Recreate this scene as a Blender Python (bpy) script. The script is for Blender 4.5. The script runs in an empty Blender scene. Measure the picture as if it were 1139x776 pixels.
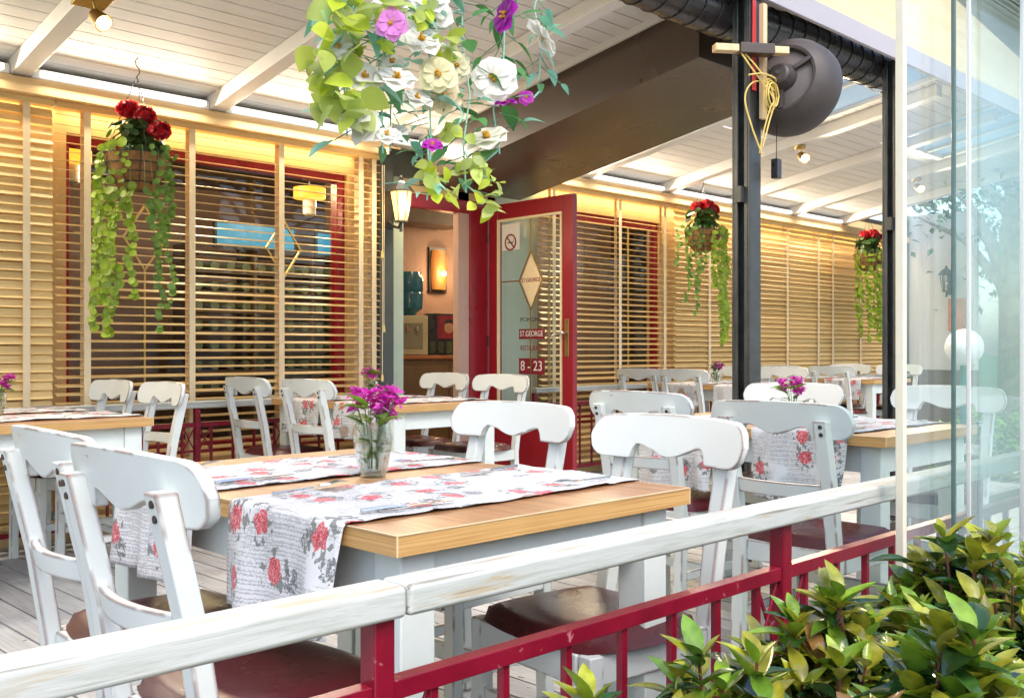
import bpy, math, random
from mathutils import Vector, Matrix
R = math.radians
sc = bpy.context.scene
col = sc.collection
rnd = random.Random(7)

# ------------------------------------------------------------------ camera
CAMH = 1.06
cam_d = bpy.data.cameras.new('camera')
cam = bpy.data.objects.new('camera', cam_d)
col.objects.link(cam)
cam_d.sensor_width = 36
cam_d.lens = 36 * 1115 / 1139
cam_d.clip_start = 0.05
cam_d.clip_end = 500
cam.location = (0, 0, CAMH)
cam.rotation_euler = (R(90), 0, R(-44.6))
sc.camera = cam

# ------------------------------------------------------------------ light
SUN_EL, SUN_AZ = R(52), R(200)          # azimuth measured from +Y clockwise: the sun stands behind the viewer
w = bpy.data.worlds.new('World')
sc.world = w
w.use_nodes = True
nt = w.node_tree
bg = nt.nodes['Background']
sky = nt.nodes.new('ShaderNodeTexSky')
sky.sky_type = 'NISHITA'
sky.sun_disc = False
sky.sun_elevation = SUN_EL
sky.sun_rotation = SUN_AZ
sky.air_density = 1.0
sky.dust_density = 2.5
sky.ozone_density = 1.6
nt.links.new(sky.outputs[0], bg.inputs[0])
bg.inputs[1].default_value = 0.15
sd = bpy.data.lights.new('sun', 'SUN')
sd.energy = 0.5
sd.angle = R(25)
sd.color = (1, .97, .93)
sun = bpy.data.objects.new('sun', sd)
col.objects.link(sun)
sdir = Vector((math.sin(SUN_AZ) * math.cos(SUN_EL), math.cos(SUN_AZ) * math.cos(SUN_EL), math.sin(SUN_EL)))
sun.rotation_euler = sdir.to_track_quat('Z', 'Y').to_euler()
sun.location = sdir * 30
sc.view_settings.view_transform = 'Standard'
sc.view_settings.look = 'None'
sc.view_settings.exposure = 1.62
sc.view_settings.gamma = 1
sc.view_settings.use_curve_mapping = False
sc.render.engine = 'CYCLES'
sc.cycles.max_bounces = 10
sc.cycles.diffuse_bounces = 4
sc.cycles.glossy_bounces = 4
sc.cycles.transmission_bounces = 8
sc.cycles.transparent_max_bounces = 24
sc.cycles.use_denoising = True
sc.cycles.use_adaptive_sampling = True
sc.cycles.adaptive_threshold = .025
sc.cycles.sample_clamp_indirect = 6
sc.cycles.caustics_reflective = False
sc.cycles.caustics_refractive = False

# ------------------------------------------------------------------ helpers
class MB:
    """collects faces; build() links them as one mesh object"""
    def __init__(s):
        s.v, s.f, s.uv, s.c, s.m = [], [], {}, [], []
        s.cur = None
    def add(s, vs, fs, M=None, color=None, mi=0):
        o = len(s.v)
        s.v += [tuple(M @ Vector(p)) for p in vs] if M is not None else [tuple(p) for p in vs]
        for f in fs:
            s.f.append(tuple(i + o for i in f))
            s.c.append(color)
            s.m.append(mi)
        return o
    def box(s, c, d, M=None, color=None, mi=0):
        x, y, z = c
        a, b, e = d[0] / 2, d[1] / 2, d[2] / 2
        vs = [(x + i * a, y + j * b, z + k * e) for k in (-1, 1) for j in (-1, 1) for i in (-1, 1)]
        s.add(vs, [(0, 2, 3, 1), (4, 5, 7, 6), (0, 1, 5, 4), (2, 6, 7, 3), (0, 4, 6, 2), (1, 3, 7, 5)], M, color, mi)
        return s
    def span(s, x0, x1, y0, y1, z0, z1, color=None, mi=0):
        return s.box(((x0 + x1) / 2, (y0 + y1) / 2, (z0 + z1) / 2), (x1 - x0, y1 - y0, z1 - z0), None, color, mi)
    def bar(s, p, q, wd, ht, up=(0, 0, 1), wd2=None, ht2=None, color=None, mi=0):
        p, q = Vector(p), Vector(q)
        d = (q - p).normalized()
        u = Vector(up)
        sd_ = d.cross(u)
        if sd_.length < 1e-5:
            sd_ = d.cross(Vector((1, 0, 0)))
        sd_.normalize()
        u = sd_.cross(d).normalized()
        vs = []
        for c, a, b in ((p, wd, ht), (q, wd2 or wd, ht2 or ht)):
            for j, i in ((-1, -1), (-1, 1), (1, 1), (1, -1)):
                vs.append(c + sd_ * (i * a / 2) + u * (j * b / 2))
        s.add(vs, [(3, 2, 1, 0), (4, 5, 6, 7), (0, 1, 5, 4), (1, 2, 6, 5), (2, 3, 7, 6), (3, 0, 4, 7)], None, color, mi)
        return s
    def tube(s, pts, r, n=8, color=None, cap=True, M=None, mi=0):
        pts = [Vector(p) for p in pts]
        k = len(pts)
        rs = r if isinstance(r, (list, tuple)) else [r] * k
        vs, fs = [], []
        prev = None
        for i, p in enumerate(pts):
            d = (pts[min(i + 1, k - 1)] - pts[max(i - 1, 0)])
            if d.length < 1e-9:
                d = Vector((0, 0, 1))
            d.normalize()
            a = prev if prev is not None else (Vector((1, 0, 0)) if abs(d.x) < .8 else Vector((0, 1, 0)))
            a = (a - d * a.dot(d))
            if a.length < 1e-6:
                a = d.orthogonal()
            a.normalize()
            prev = a
            b = d.cross(a)
            for j in range(n):
                t = 2 * math.pi * j / n
                vs.append(p + (a * math.cos(t) + b * math.sin(t)) * rs[i])
        for i in range(k - 1):
            for j in range(n):
                j2 = (j + 1) % n
                fs.append((i * n + j, i * n + j2, (i + 1) * n + j2, (i + 1) * n + j))
        if cap:
            fs.append(tuple(range(n - 1, -1, -1)))
            fs.append(tuple(range((k - 1) * n, k * n)))
        s.add(vs, fs, M, color, mi)
        return s
    def lathe(s, prof, n=24, M=None, color=None, c=(0, 0, 0), mi=0, cap=True):
        vs, fs = [], []
        for (r, z) in prof:
            for j in range(n):
                t = 2 * math.pi * j / n
                vs.append((c[0] + r * math.cos(t), c[1] + r * math.sin(t), c[2] + z))
        for i in range(len(prof) - 1):
            for j in range(n):
                j2 = (j + 1) % n
                fs.append((i * n + j, i * n + j2, (i + 1) * n + j2, (i + 1) * n + j))
        if cap and prof[0][0] > .0011:
            fs.append(tuple(range(n - 1, -1, -1)))
        if cap and prof[-1][0] > .0011:
            fs.append(tuple(range((len(prof) - 1) * n, len(prof) * n)))
        s.add(vs, fs, M, color, mi)
        return s
    def ball(s, c, r, n=10, color=None, sq=(1, 1, 1), M=None, mi=0):
        vs, fs = [], []
        h = n // 2
        for i in range(h + 1):
            a = math.pi * i / h
            for j in range(n):
                t = 2 * math.pi * j / n
                vs.append((c[0] + r * sq[0] * math.sin(a) * math.cos(t), c[1] + r * sq[1] * math.sin(a) * math.sin(t), c[2] - r * sq[2] * math.cos(a)))
        for i in range(h):
            for j in range(n):
                j2 = (j + 1) % n
                fs.append((i * n + j, i * n + j2, (i + 1) * n + j2, (i + 1) * n + j))
        s.add(vs, fs, M, color, mi)
        return s
    def leaf(s, base, d, nrm, L, W, fold=.25, bend=.2, color=None, seg=5, tip=.8, mi=0):
        """pointed leaf with a folded midrib that bends along its length"""
        d = Vector(d).normalized()
        nrm = Vector(nrm)
        sd_ = d.cross(nrm)
        if sd_.length < 1e-4:
            sd_ = d.orthogonal()
        sd_.normalize()
        nn = sd_.cross(d).normalized()
        vs, fs = [], []
        for i in range(seg + 1):
            t = i / seg
            wv = W * .5 * (math.sin(math.pi * min(1, t ** tip)) ** .85 if 0 < t < 1 else 0.02)
            c = Vector(base) + d * (L * t) - nn * (bend * L * t * t)
            up = nn * (wv * fold * 2)
            vs += [c - sd_ * wv + up, c, c + sd_ * wv + up]
        for i in range(seg):
            a = i * 3
            fs += [(a, a + 1, a + 4, a + 3), (a + 1, a + 2, a + 5, a + 4)]
        s.add(vs, fs, None, color, mi)
        return s
    def disc(s, c, nrm, r, n=8, color=None, cup=.15, squash=1, mi=0):
        nrm = Vector(nrm).normalized()
        a = nrm.orthogonal().normalized()
        b = nrm.cross(a)
        vs = [Vector(c) - nrm * (r * cup)] + [Vector(c) + (a * math.cos(2 * math.pi * j / n) * squash + b * math.sin(2 * math.pi * j / n)) * r for j in range(n)]
        s.add(vs, [(0, 1 + j, 1 + (j + 1) % n) for j in range(n)], None, color, mi)
        return s
    def build(s, name, mat, parent=None, smooth=False, bevel=0, seg=2, angle=40):
        me = bpy.data.meshes.new(name)
        me.from_pydata(s.v, [], s.f)
        mats = mat if isinstance(mat, (list, tuple)) else [mat]
        for m in mats:
            me.materials.append(m)
        if len(mats) > 1:
            me.polygons.foreach_set('material_index', s.m)
        if any(c is not None for c in s.c):
            at = me.attributes.new('tint', 'FLOAT_COLOR', 'CORNER')
            buf = []
            for f, c in zip(s.f, s.c):
                c = c or (1, 1, 1)
                buf += [c[0], c[1], c[2], 1.0] * len(f)
            at.data.foreach_set('color', buf)
        if s.uv:
            ul = me.uv_layers.new(name='UVMap')
            for l in me.loops:
                ul.data[l.index].uv = s.uv.get(l.vertex_index, (0, 0))
        if smooth:
            me.polygons.foreach_set('use_smooth', [True] * len(me.polygons))
            if angle:
                me.set_sharp_from_angle(angle=R(angle))
        me.update()
        o = bpy.data.objects.new(name, me)
        col.objects.link(o)
        if parent:
            o.parent = parent
        if bevel:
            b = o.modifiers.new('bevel', 'BEVEL')
            b.width = bevel
            b.segments = seg
            b.limit_method = 'ANGLE'
            b.angle_limit = R(50)
            if not smooth:
                me.polygons.foreach_set('use_smooth', [True] * len(me.polygons))
            b.harden_normals = True
        return o

def tag(o, label=None, cat=None, group=None, kind=None):
    if label: o['label'] = label
    if cat: o['category'] = cat
    if group: o['group'] = group
    if kind: o['kind'] = kind
    return o
def thing(name, label, cat, loc=(0, 0, 0), rz=0, group=None):
    o = bpy.data.objects.new(name, None)
    o.empty_display_size = .1
    col.objects.link(o)
    o.location = loc
    o.rotation_euler = (0, 0, rz)
    return tag(o, label, cat, group)
def copy_tree(o, parent=None):
    c = o.copy()
    col.objects.link(c)
    if parent:
        c.parent = parent
    for ch in list(o.children):
        copy_tree(ch, c)
    return c
def dup(o, label, loc, rz=0):
    c = copy_tree(o)
    c['label'] = label
    c.location = loc
    c.rotation_euler = (0, 0, rz)
    return c

# ------------------------------------------------------------------ materials
class NT:
    def __init__(s, name):
        s.m = bpy.data.materials.new(name)
        s.m.use_nodes = True
        s.t = s.m.node_tree
        s.b = s.t.nodes['Principled BSDF']
        s.out = s.t.nodes['Material Output']
    def n(s, typ, **kw):
        nd = s.t.nodes.new(typ)
        for k, v in kw.items():
            if hasattr(nd, k):
                setattr(nd, k, v)
            else:
                nd.inputs[k].default_value = v
        return nd
    def l(s, a, b):
        s.t.links.new(a, b)
    def co(s, kind='Object', scale=(1, 1, 1), rot=(0, 0, 0)):
        tc = s.n('ShaderNodeTexCoord')
        mp = s.n('ShaderNodeMapping')
        mp.inputs['Scale'].default_value = scale
        mp.inputs['Rotation'].default_value = rot
        s.l(tc.outputs[kind], mp.inputs[0])
        return mp.outputs[0]
    def noise(s, vec, scale, detail=3, rough=.55, dist=0):
        nd = s.n('ShaderNodeTexNoise')
        nd.inputs['Scale'].default_value = scale
        nd.inputs['Detail'].default_value = detail
        nd.inputs['Roughness'].default_value = rough
        nd.inputs['Distortion'].default_value = dist
        if vec is not None: s.l(vec, nd.inputs['Vector'])
        return nd.outputs['Fac']
    def ramp(s, fac, stops, const=False):
        nd = s.n('ShaderNodeValToRGB')
        cr = nd.color_ramp
        if const: cr.interpolation = 'CONSTANT'
        while len(cr.elements) < len(stops): cr.elements.new(.5)
        for e, (p, c) in zip(cr.elements, stops):
            e.position = p
            e.color = tuple(c) + (1,) if len(c) == 3 else c
        s.l(fac, nd.inputs[0])
        return nd.outputs[0]
    def rng(s, v, a, b, c=0, d=1):
        nd = s.n('ShaderNodeMapRange')
        nd.inputs[1].default_value, nd.inputs[2].default_value = a, b
        nd.inputs[3].default_value, nd.inputs[4].default_value = c, d
        s.l(v, nd.inputs[0])
        return nd.outputs[0]
    def math(s, op, a, b=None):
        nd = s.n('ShaderNodeMath', operation=op)
        for i, x in enumerate((a, b)):
            if x is None: continue
            if isinstance(x, (int, float)): nd.inputs[i].default_value = x
            else: s.l(x, nd.inputs[i])
        return nd.outputs[0]
    def mix(s, f, a, b, blend='MIX'):
        nd = s.n('ShaderNodeMix', data_type='RGBA', blend_type=blend)
        for i, x in ((0, f), (6, a), (7, b)):
            if isinstance(x, (int, float)): nd.inputs[i].default_value = x
            elif isinstance(x, (tuple, list)): nd.inputs[i].default_value = tuple(x) + (1,)
            else: s.l(x, nd.inputs[i])
        return nd.outputs[2]
    def bump(s, h, strength=.2, dist=.01):
        nd = s.n('ShaderNodeBump')
        nd.inputs['Strength'].default_value = strength
        nd.inputs['Distance'].default_value = dist
        s.l(h, nd.inputs['Height'])
        s.l(nd.outputs[0], s.b.inputs['Normal'])
    def set(s, color=None, rough=None, **kw):
        if color is not None:
            if isinstance(color, (tuple, list)): s.b.inputs['Base Color'].default_value = tuple(color) + (1,)
            else: s.l(color, s.b.inputs['Base Color'])
        if rough is not None:
            if isinstance(rough, (int, float)): s.b.inputs['Roughness'].default_value = rough
            else: s.l(rough, s.b.inputs['Roughness'])
        for k, v in kw.items():
            s.b.inputs[k.replace('_', ' ')].default_value = v
        return s.m

def plain(name, c, rough=.5, var=.12, sc_=9, bump=.05, **kw):
    t = NT(name)
    v = t.co()
    f = t.noise(v, sc_, 4)
    f2 = t.noise(v, sc_ * 9, 2)
    g = t.math('ADD', t.math('MULTIPLY', f, .7), t.math('MULTIPLY', f2, .3))
    lo = tuple(x * (1 - var) for x in c)
    hi = tuple(min(1, x * (1 + var)) for x in c)
    cr = t.ramp(g, [(.3, lo), (.7, hi)])
    if bump: t.bump(f2, bump, .004)
    return t.set(cr, t.rng(f, .3, .7, max(.05, rough - .08), min(1, rough + .08)), **kw)

def emit(name, c, s_):
    t = NT(name)
    return t.set(tuple(x * .35 for x in c), .5, Emission_Color=c + (1,), Emission_Strength=s_)

def edge_mask(t, radius=.006):
    bv = t.n('ShaderNodeBevel')
    bv.samples = 3
    bv.inputs['Radius'].default_value = radius
    ge = t.n('ShaderNodeNewGeometry')
    dp = t.n('ShaderNodeVectorMath', operation='DOT_PRODUCT')
    t.l(bv.outputs[0], dp.inputs[0])
    t.l(ge.outputs['Normal'], dp.inputs[1])
    return t.rng(dp.outputs['Value'], .998, .93)

def chair_paint(name, base=(.68, .715, .68)):
    t = NT(name)
    v = t.co()
    oi = t.n('ShaderNodeObjectInfo')
    add = t.n('ShaderNodeVectorMath', operation='ADD')
    t.l(v, add.inputs[0]); t.l(oi.outputs['Random'], add.inputs[1])
    v = add.outputs[0]
    f = t.noise(v, 5, 4)
    c = t.ramp(f, [(.3, tuple(x * .93 for x in base)), (.7, base)])
    em = edge_mask(t, .009)
    n1 = t.rng(t.noise(v, 7, 3, .6), .46, .54)
    wear = t.math('MULTIPLY', em, n1)
    wear = t.math('MINIMUM', t.math('MULTIPLY', wear, 1.5), 1.0)
    scr = t.noise(t.co(scale=(1, .25, 1)), 26, 5, .7)
    s2 = t.math('MULTIPLY', t.rng(scr, .66, .70), t.rng(t.noise(v, 3, 2), .52, .62))
    wear = t.math('MAXIMUM', wear, t.math('MULTIPLY', s2, .6))
    c = t.mix(wear, c, t.ramp(t.noise(v, 40, 2), [(.3, (.10, .028, .022)), (.7, (.24, .09, .06))]))
    t.bump(t.noise(t.co(scale=(3, 3, .5)), 34, 4, .65), .20, .003)
    return t.set(c, .42)

def railwood(name):
    t = NT(name)
    v = t.co(scale=(.9, 14, 14))
    f = t.noise(v, 5, 5, .65, .4)
    c = t.ramp(f, [(.30, (.36, .37, .32)), (.52, (.50, .515, .475)), (.75, (.43, .44, .395))])
    m = t.math('MULTIPLY', t.rng(t.noise(t.co(scale=(1, 12, 12)), 4, 4, .7), .55, .62), t.rng(t.noise(t.co(), 4, 3), .42, .56))
    c = t.mix(t.math('MULTIPLY', m, .85), c, (.42, .33, .20))
    em = t.math('MULTIPLY', edge_mask(t, .007), t.rng(t.noise(t.co(scale=(.6, 1, 1)), 14, 4), .50, .60))
    c = t.mix(t.math('MULTIPLY', em, .7), c, (.33, .26, .16))
    crack = t.rng(t.noise(t.co(scale=(.5, 26, 26)), 3, 3, .6), .64, .67)
    c = t.mix(t.math('MULTIPLY', crack, .8), c, (.2, .17, .12))
    t.bump(f, .25, .004)
    return t.set(c, .55)

def redpaint(name):
    t = NT(name)
    v = t.co()
    f = t.noise(v, 14, 4)
    c = t.ramp(f, [(.3, (.155, .003, .015)), (.7, (.225, .005, .022))])
    chip = t.math('MULTIPLY', t.rng(t.noise(v, 55, 3, .6), .64, .68), t.rng(t.noise(v, 9, 2), .52, .62))
    c = t.mix(t.math('MULTIPLY', chip, .6), c, (.55, .22, .22))
    t.bump(t.noise(v, 60, 3), .12, .003)
    return t.set(c, .30)

def wood(name, lo, hi, sc_=(4, 14, 200), rough=.42, dens=1.0):
    t = NT(name)
    f = t.noise(t.co(scale=sc_), dens, 4, .6, .3)
    f2 = t.noise(t.co(), 5, 2)
    g = t.math('ADD', t.math('MULTIPLY', f, .8), t.math('MULTIPLY', f2, .2))
    c = t.ramp(g, [(.32, lo), (.66, hi)])
    t.bump(f, .06, .002)
    return t.set(c, rough)

def islandwood(name, lo, hi, grain=(1, 20, 20), rough=.6, var=.18, dirt=0):
    t = NT(name)
    ge = t.n('ShaderNodeNewGeometry')
    f = t.noise(t.co(scale=grain), 3, 4, .6, .3)
    c = t.ramp(f, [(.3, lo), (.7, hi)])
    v = t.rng(ge.outputs['Random Per Island'], 0, 1, 1 - var, 1 + var * .4)
    cmb = t.n('ShaderNodeCombineColor')
    for i in range(3): t.l(v, cmb.inputs[i])
    c = t.mix(1.0, c, cmb.outputs[0], 'MULTIPLY')
    if dirt:
        d = t.rng(t.noise(t.co(), 2.2, 5, .7), .50, .72)
        c = t.mix(t.math('MULTIPLY', d, dirt), c, (.16, .15, .14))
        k = t.rng(t.noise(t.co(scale=(1, .5, 1)), 22, 2), .70, .73)
        c = t.mix(t.math('MULTIPLY', k, dirt * 1.4), c, (.06, .05, .045))
    t.bump(f, .15, .003)
    return t.set(c, rough)

def tinted(name, rough=.45, trans=0.0, var=.25, sc_=30, coat=0, gain=1.0, spec=.5):
    """colour of each leaf or petal comes from its own tint; veins and blotches over it"""
    t = NT(name)
    a = t.n('ShaderNodeAttribute', attribute_name='tint')
    f = t.noise(t.co(), sc_, 3)
    lo = t.mix(1.0, a.outputs['Color'], (1 - var,) * 3, 'MULTIPLY')
    c = t.mix(t.rng(f, .35, .65), lo, a.outputs['Color'])
    if gain != 1: c = t.mix(1.0, c, (gain,) * 3, 'MULTIPLY')
    t.set(c, rough)
    t.b.inputs['Specular IOR Level'].default_value = spec
    if coat: t.b.inputs['Coat Weight'].default_value = coat
    if trans:
        tr = t.n('ShaderNodeBsdfTranslucent')
        t.l(c, tr.inputs[0])
        mx = t.n('ShaderNodeMixShader')
        mx.inputs[0].default_value = trans
        t.l(t.b.outputs[0], mx.inputs[1]); t.l(tr.outputs[0], mx.inputs[2])
        t.l(mx.outputs[0], t.out.inputs[0])
    return t.m

def paneglass(name, tint=(.93, .98, .97), ior=1.5, body=0.0, haze_col=(.6, .75, .72)):
    t = NT(name)
    tp = t.n('ShaderNodeBsdfTransparent'); tp.inputs[0].default_value = tint + (1,)
    gl = t.n('ShaderNodeBsdfGlossy'); gl.inputs['Roughness'].default_value = .02
    fr = t.n('ShaderNodeFresnel'); fr.inputs[0].default_value = ior
    ge = t.n('ShaderNodeNewGeometry')
    front = t.math('SUBTRACT', 1.0, ge.outputs['Backfacing'])
    mx = t.n('ShaderNodeMixShader')
    t.l(t.math('MULTIPLY', fr.outputs[0], front), mx.inputs[0]); t.l(tp.outputs[0], mx.inputs[1]); t.l(gl.outputs[0], mx.inputs[2])
    last = mx
    if body:  # body mixes in a painted haze that stands in for reflected sky
        df = t.n('ShaderNodeBsdfDiffuse'); df.inputs[0].default_value = haze_col + (1,)
        m2 = t.n('ShaderNodeMixShader')
        f = t.noise(t.co(scale=(1, 1, .3)), 3, 4)
        t.l(t.rng(f, .35, .7, body * .4, body * 1.4), m2.inputs[0])
        t.l(mx.outputs[0], m2.inputs[1]); t.l(df.outputs[0], m2.inputs[2])
        last = m2
    t.l(last.outputs[0], t.out.inputs[0])
    return t.m

def cloth():
    t = NT('printed cloth')
    uv = t.co('UV')
    oi = t.n('ShaderNodeObjectInfo')
    ad = t.n('ShaderNodeVectorMath', operation='ADD')
    sc2 = t.n('ShaderNodeVectorMath', operation='SCALE'); sc2.inputs['Scale'].default_value = 7.3
    cb = t.n('ShaderNodeCombineXYZ')
    t.l(oi.outputs['Random'], cb.inputs[0]); t.l(oi.outputs['Random'], cb.inputs[1])
    t.l(cb.outputs[0], sc2.inputs[0])
    t.l(uv, ad.inputs[0]); t.l(sc2.outputs[0], ad.inputs[1])
    uv = ad.outputs[0]
    def mp(scale, rot=0, loc=(0, 0, 0)):
        m = t.n('ShaderNodeMapping'); m.inputs['Scale'].default_value = scale; m.inputs['Rotation'].default_value = (0, 0, rot)
        m.inputs['Location'].default_value = loc
        t.l(uv, m.inputs[0]); return m.outputs[0]
    base = t.ramp(t.noise(mp((1, 1, 1)), 9, 3), [(.35, (.58, .58, .585)), (.65, (.69, .69, .69))])
    # lines of handwriting
    def script(rot, thr, loc):
        v = mp((1, 1, 1), rot, loc)
        sep = t.n('ShaderNodeSeparateXYZ'); t.l(v, sep.inputs[0])
        row = t.math('PINGPONG', t.math('MULTIPLY', sep.outputs[1], 62), .5)
        wig = t.noise(v, 190, 2, .6)
        ln = t.math('LESS_THAN', t.math('ABSOLUTE', t.math('SUBTRACT', t.math('ADD', row, t.math('MULTIPLY', t.math('SUBTRACT', wig, .5), .9)), .30)), .085)
        gate = t.rng(t.noise(v, 6.5, 2), thr, thr + .03)
        return t.math('MULTIPLY', ln, gate)
    sA = t.math('MAXIMUM', script(1.57, .41, (0, 0, 0)), t.math('MULTIPLY', script(1.45, .52, (3.1, 1.7, 0)), .9))
    c = t.mix(t.math('MULTIPLY', sA, .48), base, (.10, .10, .12))
    def vor(scale, loc, rot=0, rnd_=.75):
        vd = t.n('ShaderNodeTexVoronoi', voronoi_dimensions='2D', feature='F1')
        vd.inputs['Scale'].default_value = scale
        vd.inputs['Randomness'].default_value = rnd_
        vv = mp((1, 1, 1), rot, loc)
        # ragged outline
        nz = t.n('ShaderNodeTexNoise'); nz.inputs['Scale'].default_value = 75; nz.inputs['Detail'].default_value = 2
        t.l(vv, nz.inputs['Vector'])
        sb = t.n('ShaderNodeVectorMath', operation='SUBTRACT'); sb.inputs[1].default_value = (.5, .5, .5)
        t.l(nz.outputs['Color'], sb.inputs[0])
        s3 = t.n('ShaderNodeVectorMath', operation='SCALE'); s3.inputs['Scale'].default_value = .028
        t.l(sb.outputs[0], s3.inputs[0])
        a2 = t.n('ShaderNodeVectorMath', operation='ADD'); t.l(vv, a2.inputs[0]); t.l(s3.outputs[0], a2.inputs[1])
        t.l(a2.outputs[0], vd.inputs['Vector'])
        sp = t.n('ShaderNodeSeparateColor'); t.l(vd.outputs['Color'], sp.inputs[0])
        return vd.outputs['Distance'], sp.outputs[0], sp.outputs[1]
    # grey sprigs and labels
    d, a, b = vor(11, (1.3, .4, 0), .5)
    m = t.math('MULTIPLY', t.math('LESS_THAN', d, .25), t.math('GREATER_THAN', a, .66))
    m = t.math('MULTIPLY', m, t.rng(t.noise(mp((1, 1, 1)), 95, 3, .7), .42, .52))
    c = t.mix(t.math('MULTIPLY', m, .85), c, (.075, .085, .09))
    # leaves round the roses, then roses
    d, a, b = vor(8.0, (.2, .1, 0))
    on = t.math('GREATER_THAN', a, .22)
    lf = t.math('MULTIPLY', t.math('MULTIPLY', t.math('LESS_THAN', d, .36), on), t.rng(t.noise(mp((1, 1, 1)), 48, 2), .52, .56))
    c = t.mix(t.math('MULTIPLY', lf, .8), c, (.10, .115, .10))
    swirl = t.noise(mp((1, 1, 1)), 150, 2, .6, 2.0)
    rose = t.ramp(swirl, [(.34, (.16, .006, .015)), (.45, (.50, .018, .035)), (.55, (.68, .05, .08)), (.64, (.85, .42, .42))])
    m = t.math('MULTIPLY', t.math('LESS_THAN', d, .19), on)
    c = t.mix(t.math('MULTIPLY', m, .88), c, rose)
    # brown nests
    d, a, b = vor(3.6, (2.7, 1.9, 0), .2)
    m = t.math('MULTIPLY', t.math('LESS_THAN', d, .13), t.math('GREATER_THAN', a, .42))
    c = t.mix(t.math('MULTIPLY', m, .8), c, t.ramp(t.noise(mp((1, 1, 1)), 90, 3, .7), [(.35, (.10, .06, .035)), (.65, (.38, .26, .17))]))
    t.bump(t.noise(mp((1, 1, 1)), 700, 1), .12, .001)
    t.set(c, .85)
    t.b.inputs['Sheen Weight'].default_value = .15
    return t.m

M = {}
M['white'] = chair_paint('distressed white paint')
M['tablewhite'] = plain('pale grey white paint', (.66, .71, .665), .45, .06, 4)
M['leather'] = plain('burgundy leather', (.075, .012, .016), .30, .14, 7, .08)
M['bolt'] = plain('dark steel', (.07, .06, .06), .35, Metallic=.8)
M['top'] = wood('oak laminate', (.27, .125, .055), (.47, .25, .115), (40, 1.6, 10), .34)
M['edgeband'] = wood('oak edge band', (.38, .19, .055), (.68, .42, .16), (2.2, 2.2, 230), .4)
M['edgeline'] = plain('pale edge line', (.72, .55, .33), .4)
M['cloth'] = cloth()
M['rail'] = railwood('weathered white timber')
M['red'] = redpaint('crimson enamel')
M['doorred'] = plain('red door paint', (.30, .010, .020), .33, .07, 3, .02)
M['deck'] = islandwood('whitewashed deck boards', (.30, .30, .30), (.47, .47, .465), (18, 1.2, 10), .5, .25, .6)
M['ceil'] = islandwood('white ceiling boards', (.66, .64, .60), (.73, .715, .68), (1, 14, 14), .6, .03)
M['ceilwhite'] = plain('white roof timber', (.74, .725, .69), .5, .05, 3)
M['slat'] = islandwood('honey wood slats', (.77, .50, .18), (.90, .67, .31), (1.5, 30, 30), .42, .16)
M['tape'] = plain('cream ladder tape', (.80, .64, .40), .7, .06, 20)
M['beam'] = wood('pine beam', (.70, .46, .21), (.82, .60, .32), (1.2, 20, 20), .5)
M['plaster'] = plain('ochre plaster', (.74, .54, .27), .8, .08, 3)
M['brown'] = plain('brown boxed metal', (.058, .038, .025), .30, .0, 1.2, .0)
M['steel'] = plain('dark green grey steel', (.055, .058, .055), .38, .4, 14, .1, Metallic=.35)
M['duct'] = plain('black foil duct', (.05, .045, .045), .30, .3, 14, .1, Metallic=.55)
M['fascia'] = plain('grey white fascia', (.40, .37, .385), .6, .05)
M['fasciayellow'] = wood('pale pine fascia', (.72, .52, .25), (.82, .64, .36), (1, 20, 20))
M['fan'] = plain('charcoal fan housing', (.050, .039, .034), .52, .25, 8)
M['fan2'] = plain('grey brown fan plate', (.11, .088, .075), .42, .25, 8)
M['cable'] = plain('yellow cable', (.62, .46, .12), .5)
M['pinewood'] = wood('bare pine', (.60, .42, .22), (.74, .56, .32), (20, 20, 2))
M['redtape'] = plain('red tape', (.45, .03, .03), .45)
M['glass'] = paneglass('sheet glass with painted haze', (.975, .997, .99), 1.6, .065, (.70, .90, .93))  # pale cyan haze painted into the glass for the sky's reflection
M['edgecream'] = plain('cream metal edge', (.74, .68, .52), .35, .05, 20, .02)
M['winglass'] = paneglass('window glass', (.85, .88, .86), 1.55)
M['alu'] = plain('brushed aluminium', (.74, .74, .70), .3, .03, 2, 0, Metallic=.4)
M['skylight'] = None
M['brass'] = plain('aged brass', (.42, .27, .09), .35, .2, 20, .05, Metallic=.85)
M['gold'] = plain('gilt glazing bar', (.72, .56, .22), .35, .1, 20, .02, Metallic=.5)
M['chrome'] = plain('chrome', (.6, .6, .6), .18, .1, 20, .02, Metallic=.95)
M['iron'] = plain('black iron', (.03, .028, .026), .42, .3, 20)
M['bulb'] = emit('lit bulb', (1, .80, .48), 14)
M['lampglass'] = emit('lit lantern glass', (1, .58, .12), 1.6)
M['tubelamp'] = emit('lit tube lamp', (1, .95, .88), .5)
M['coir'] = plain('coconut fibre liner', (.30, .14, .045), .9, .4, 40, .5)
M['terracotta'] = plain('terracotta', (.40, .19, .09), .8, .2)
M['leaf'] = tinted('garden leaf', .42, .25)
M['hedgeleaf'] = tinted('glossy hedge leaf', .20, .22, .42, 40, .35)
M['petal'] = tinted('petal', .55, .35, .15)
M['stem'] = plain('green stem', (.10, .20, .05), .5)
M['twig'] = plain('reddish twig', (.16, .05, .035), .55, .3, 30)
M['bark'] = plain('pale bark', (.30, .26, .21), .85, .35, 9, .6)
M['mint'] = tinted('mint fabric leaf', .6, .5, .22, 14)
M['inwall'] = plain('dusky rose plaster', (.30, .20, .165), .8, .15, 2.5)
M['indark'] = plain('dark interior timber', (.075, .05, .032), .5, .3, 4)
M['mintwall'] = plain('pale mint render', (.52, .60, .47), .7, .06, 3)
M['pinkwall'] = plain('pink render', (.55, .36, .29), .75, .06, 3)
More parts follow.
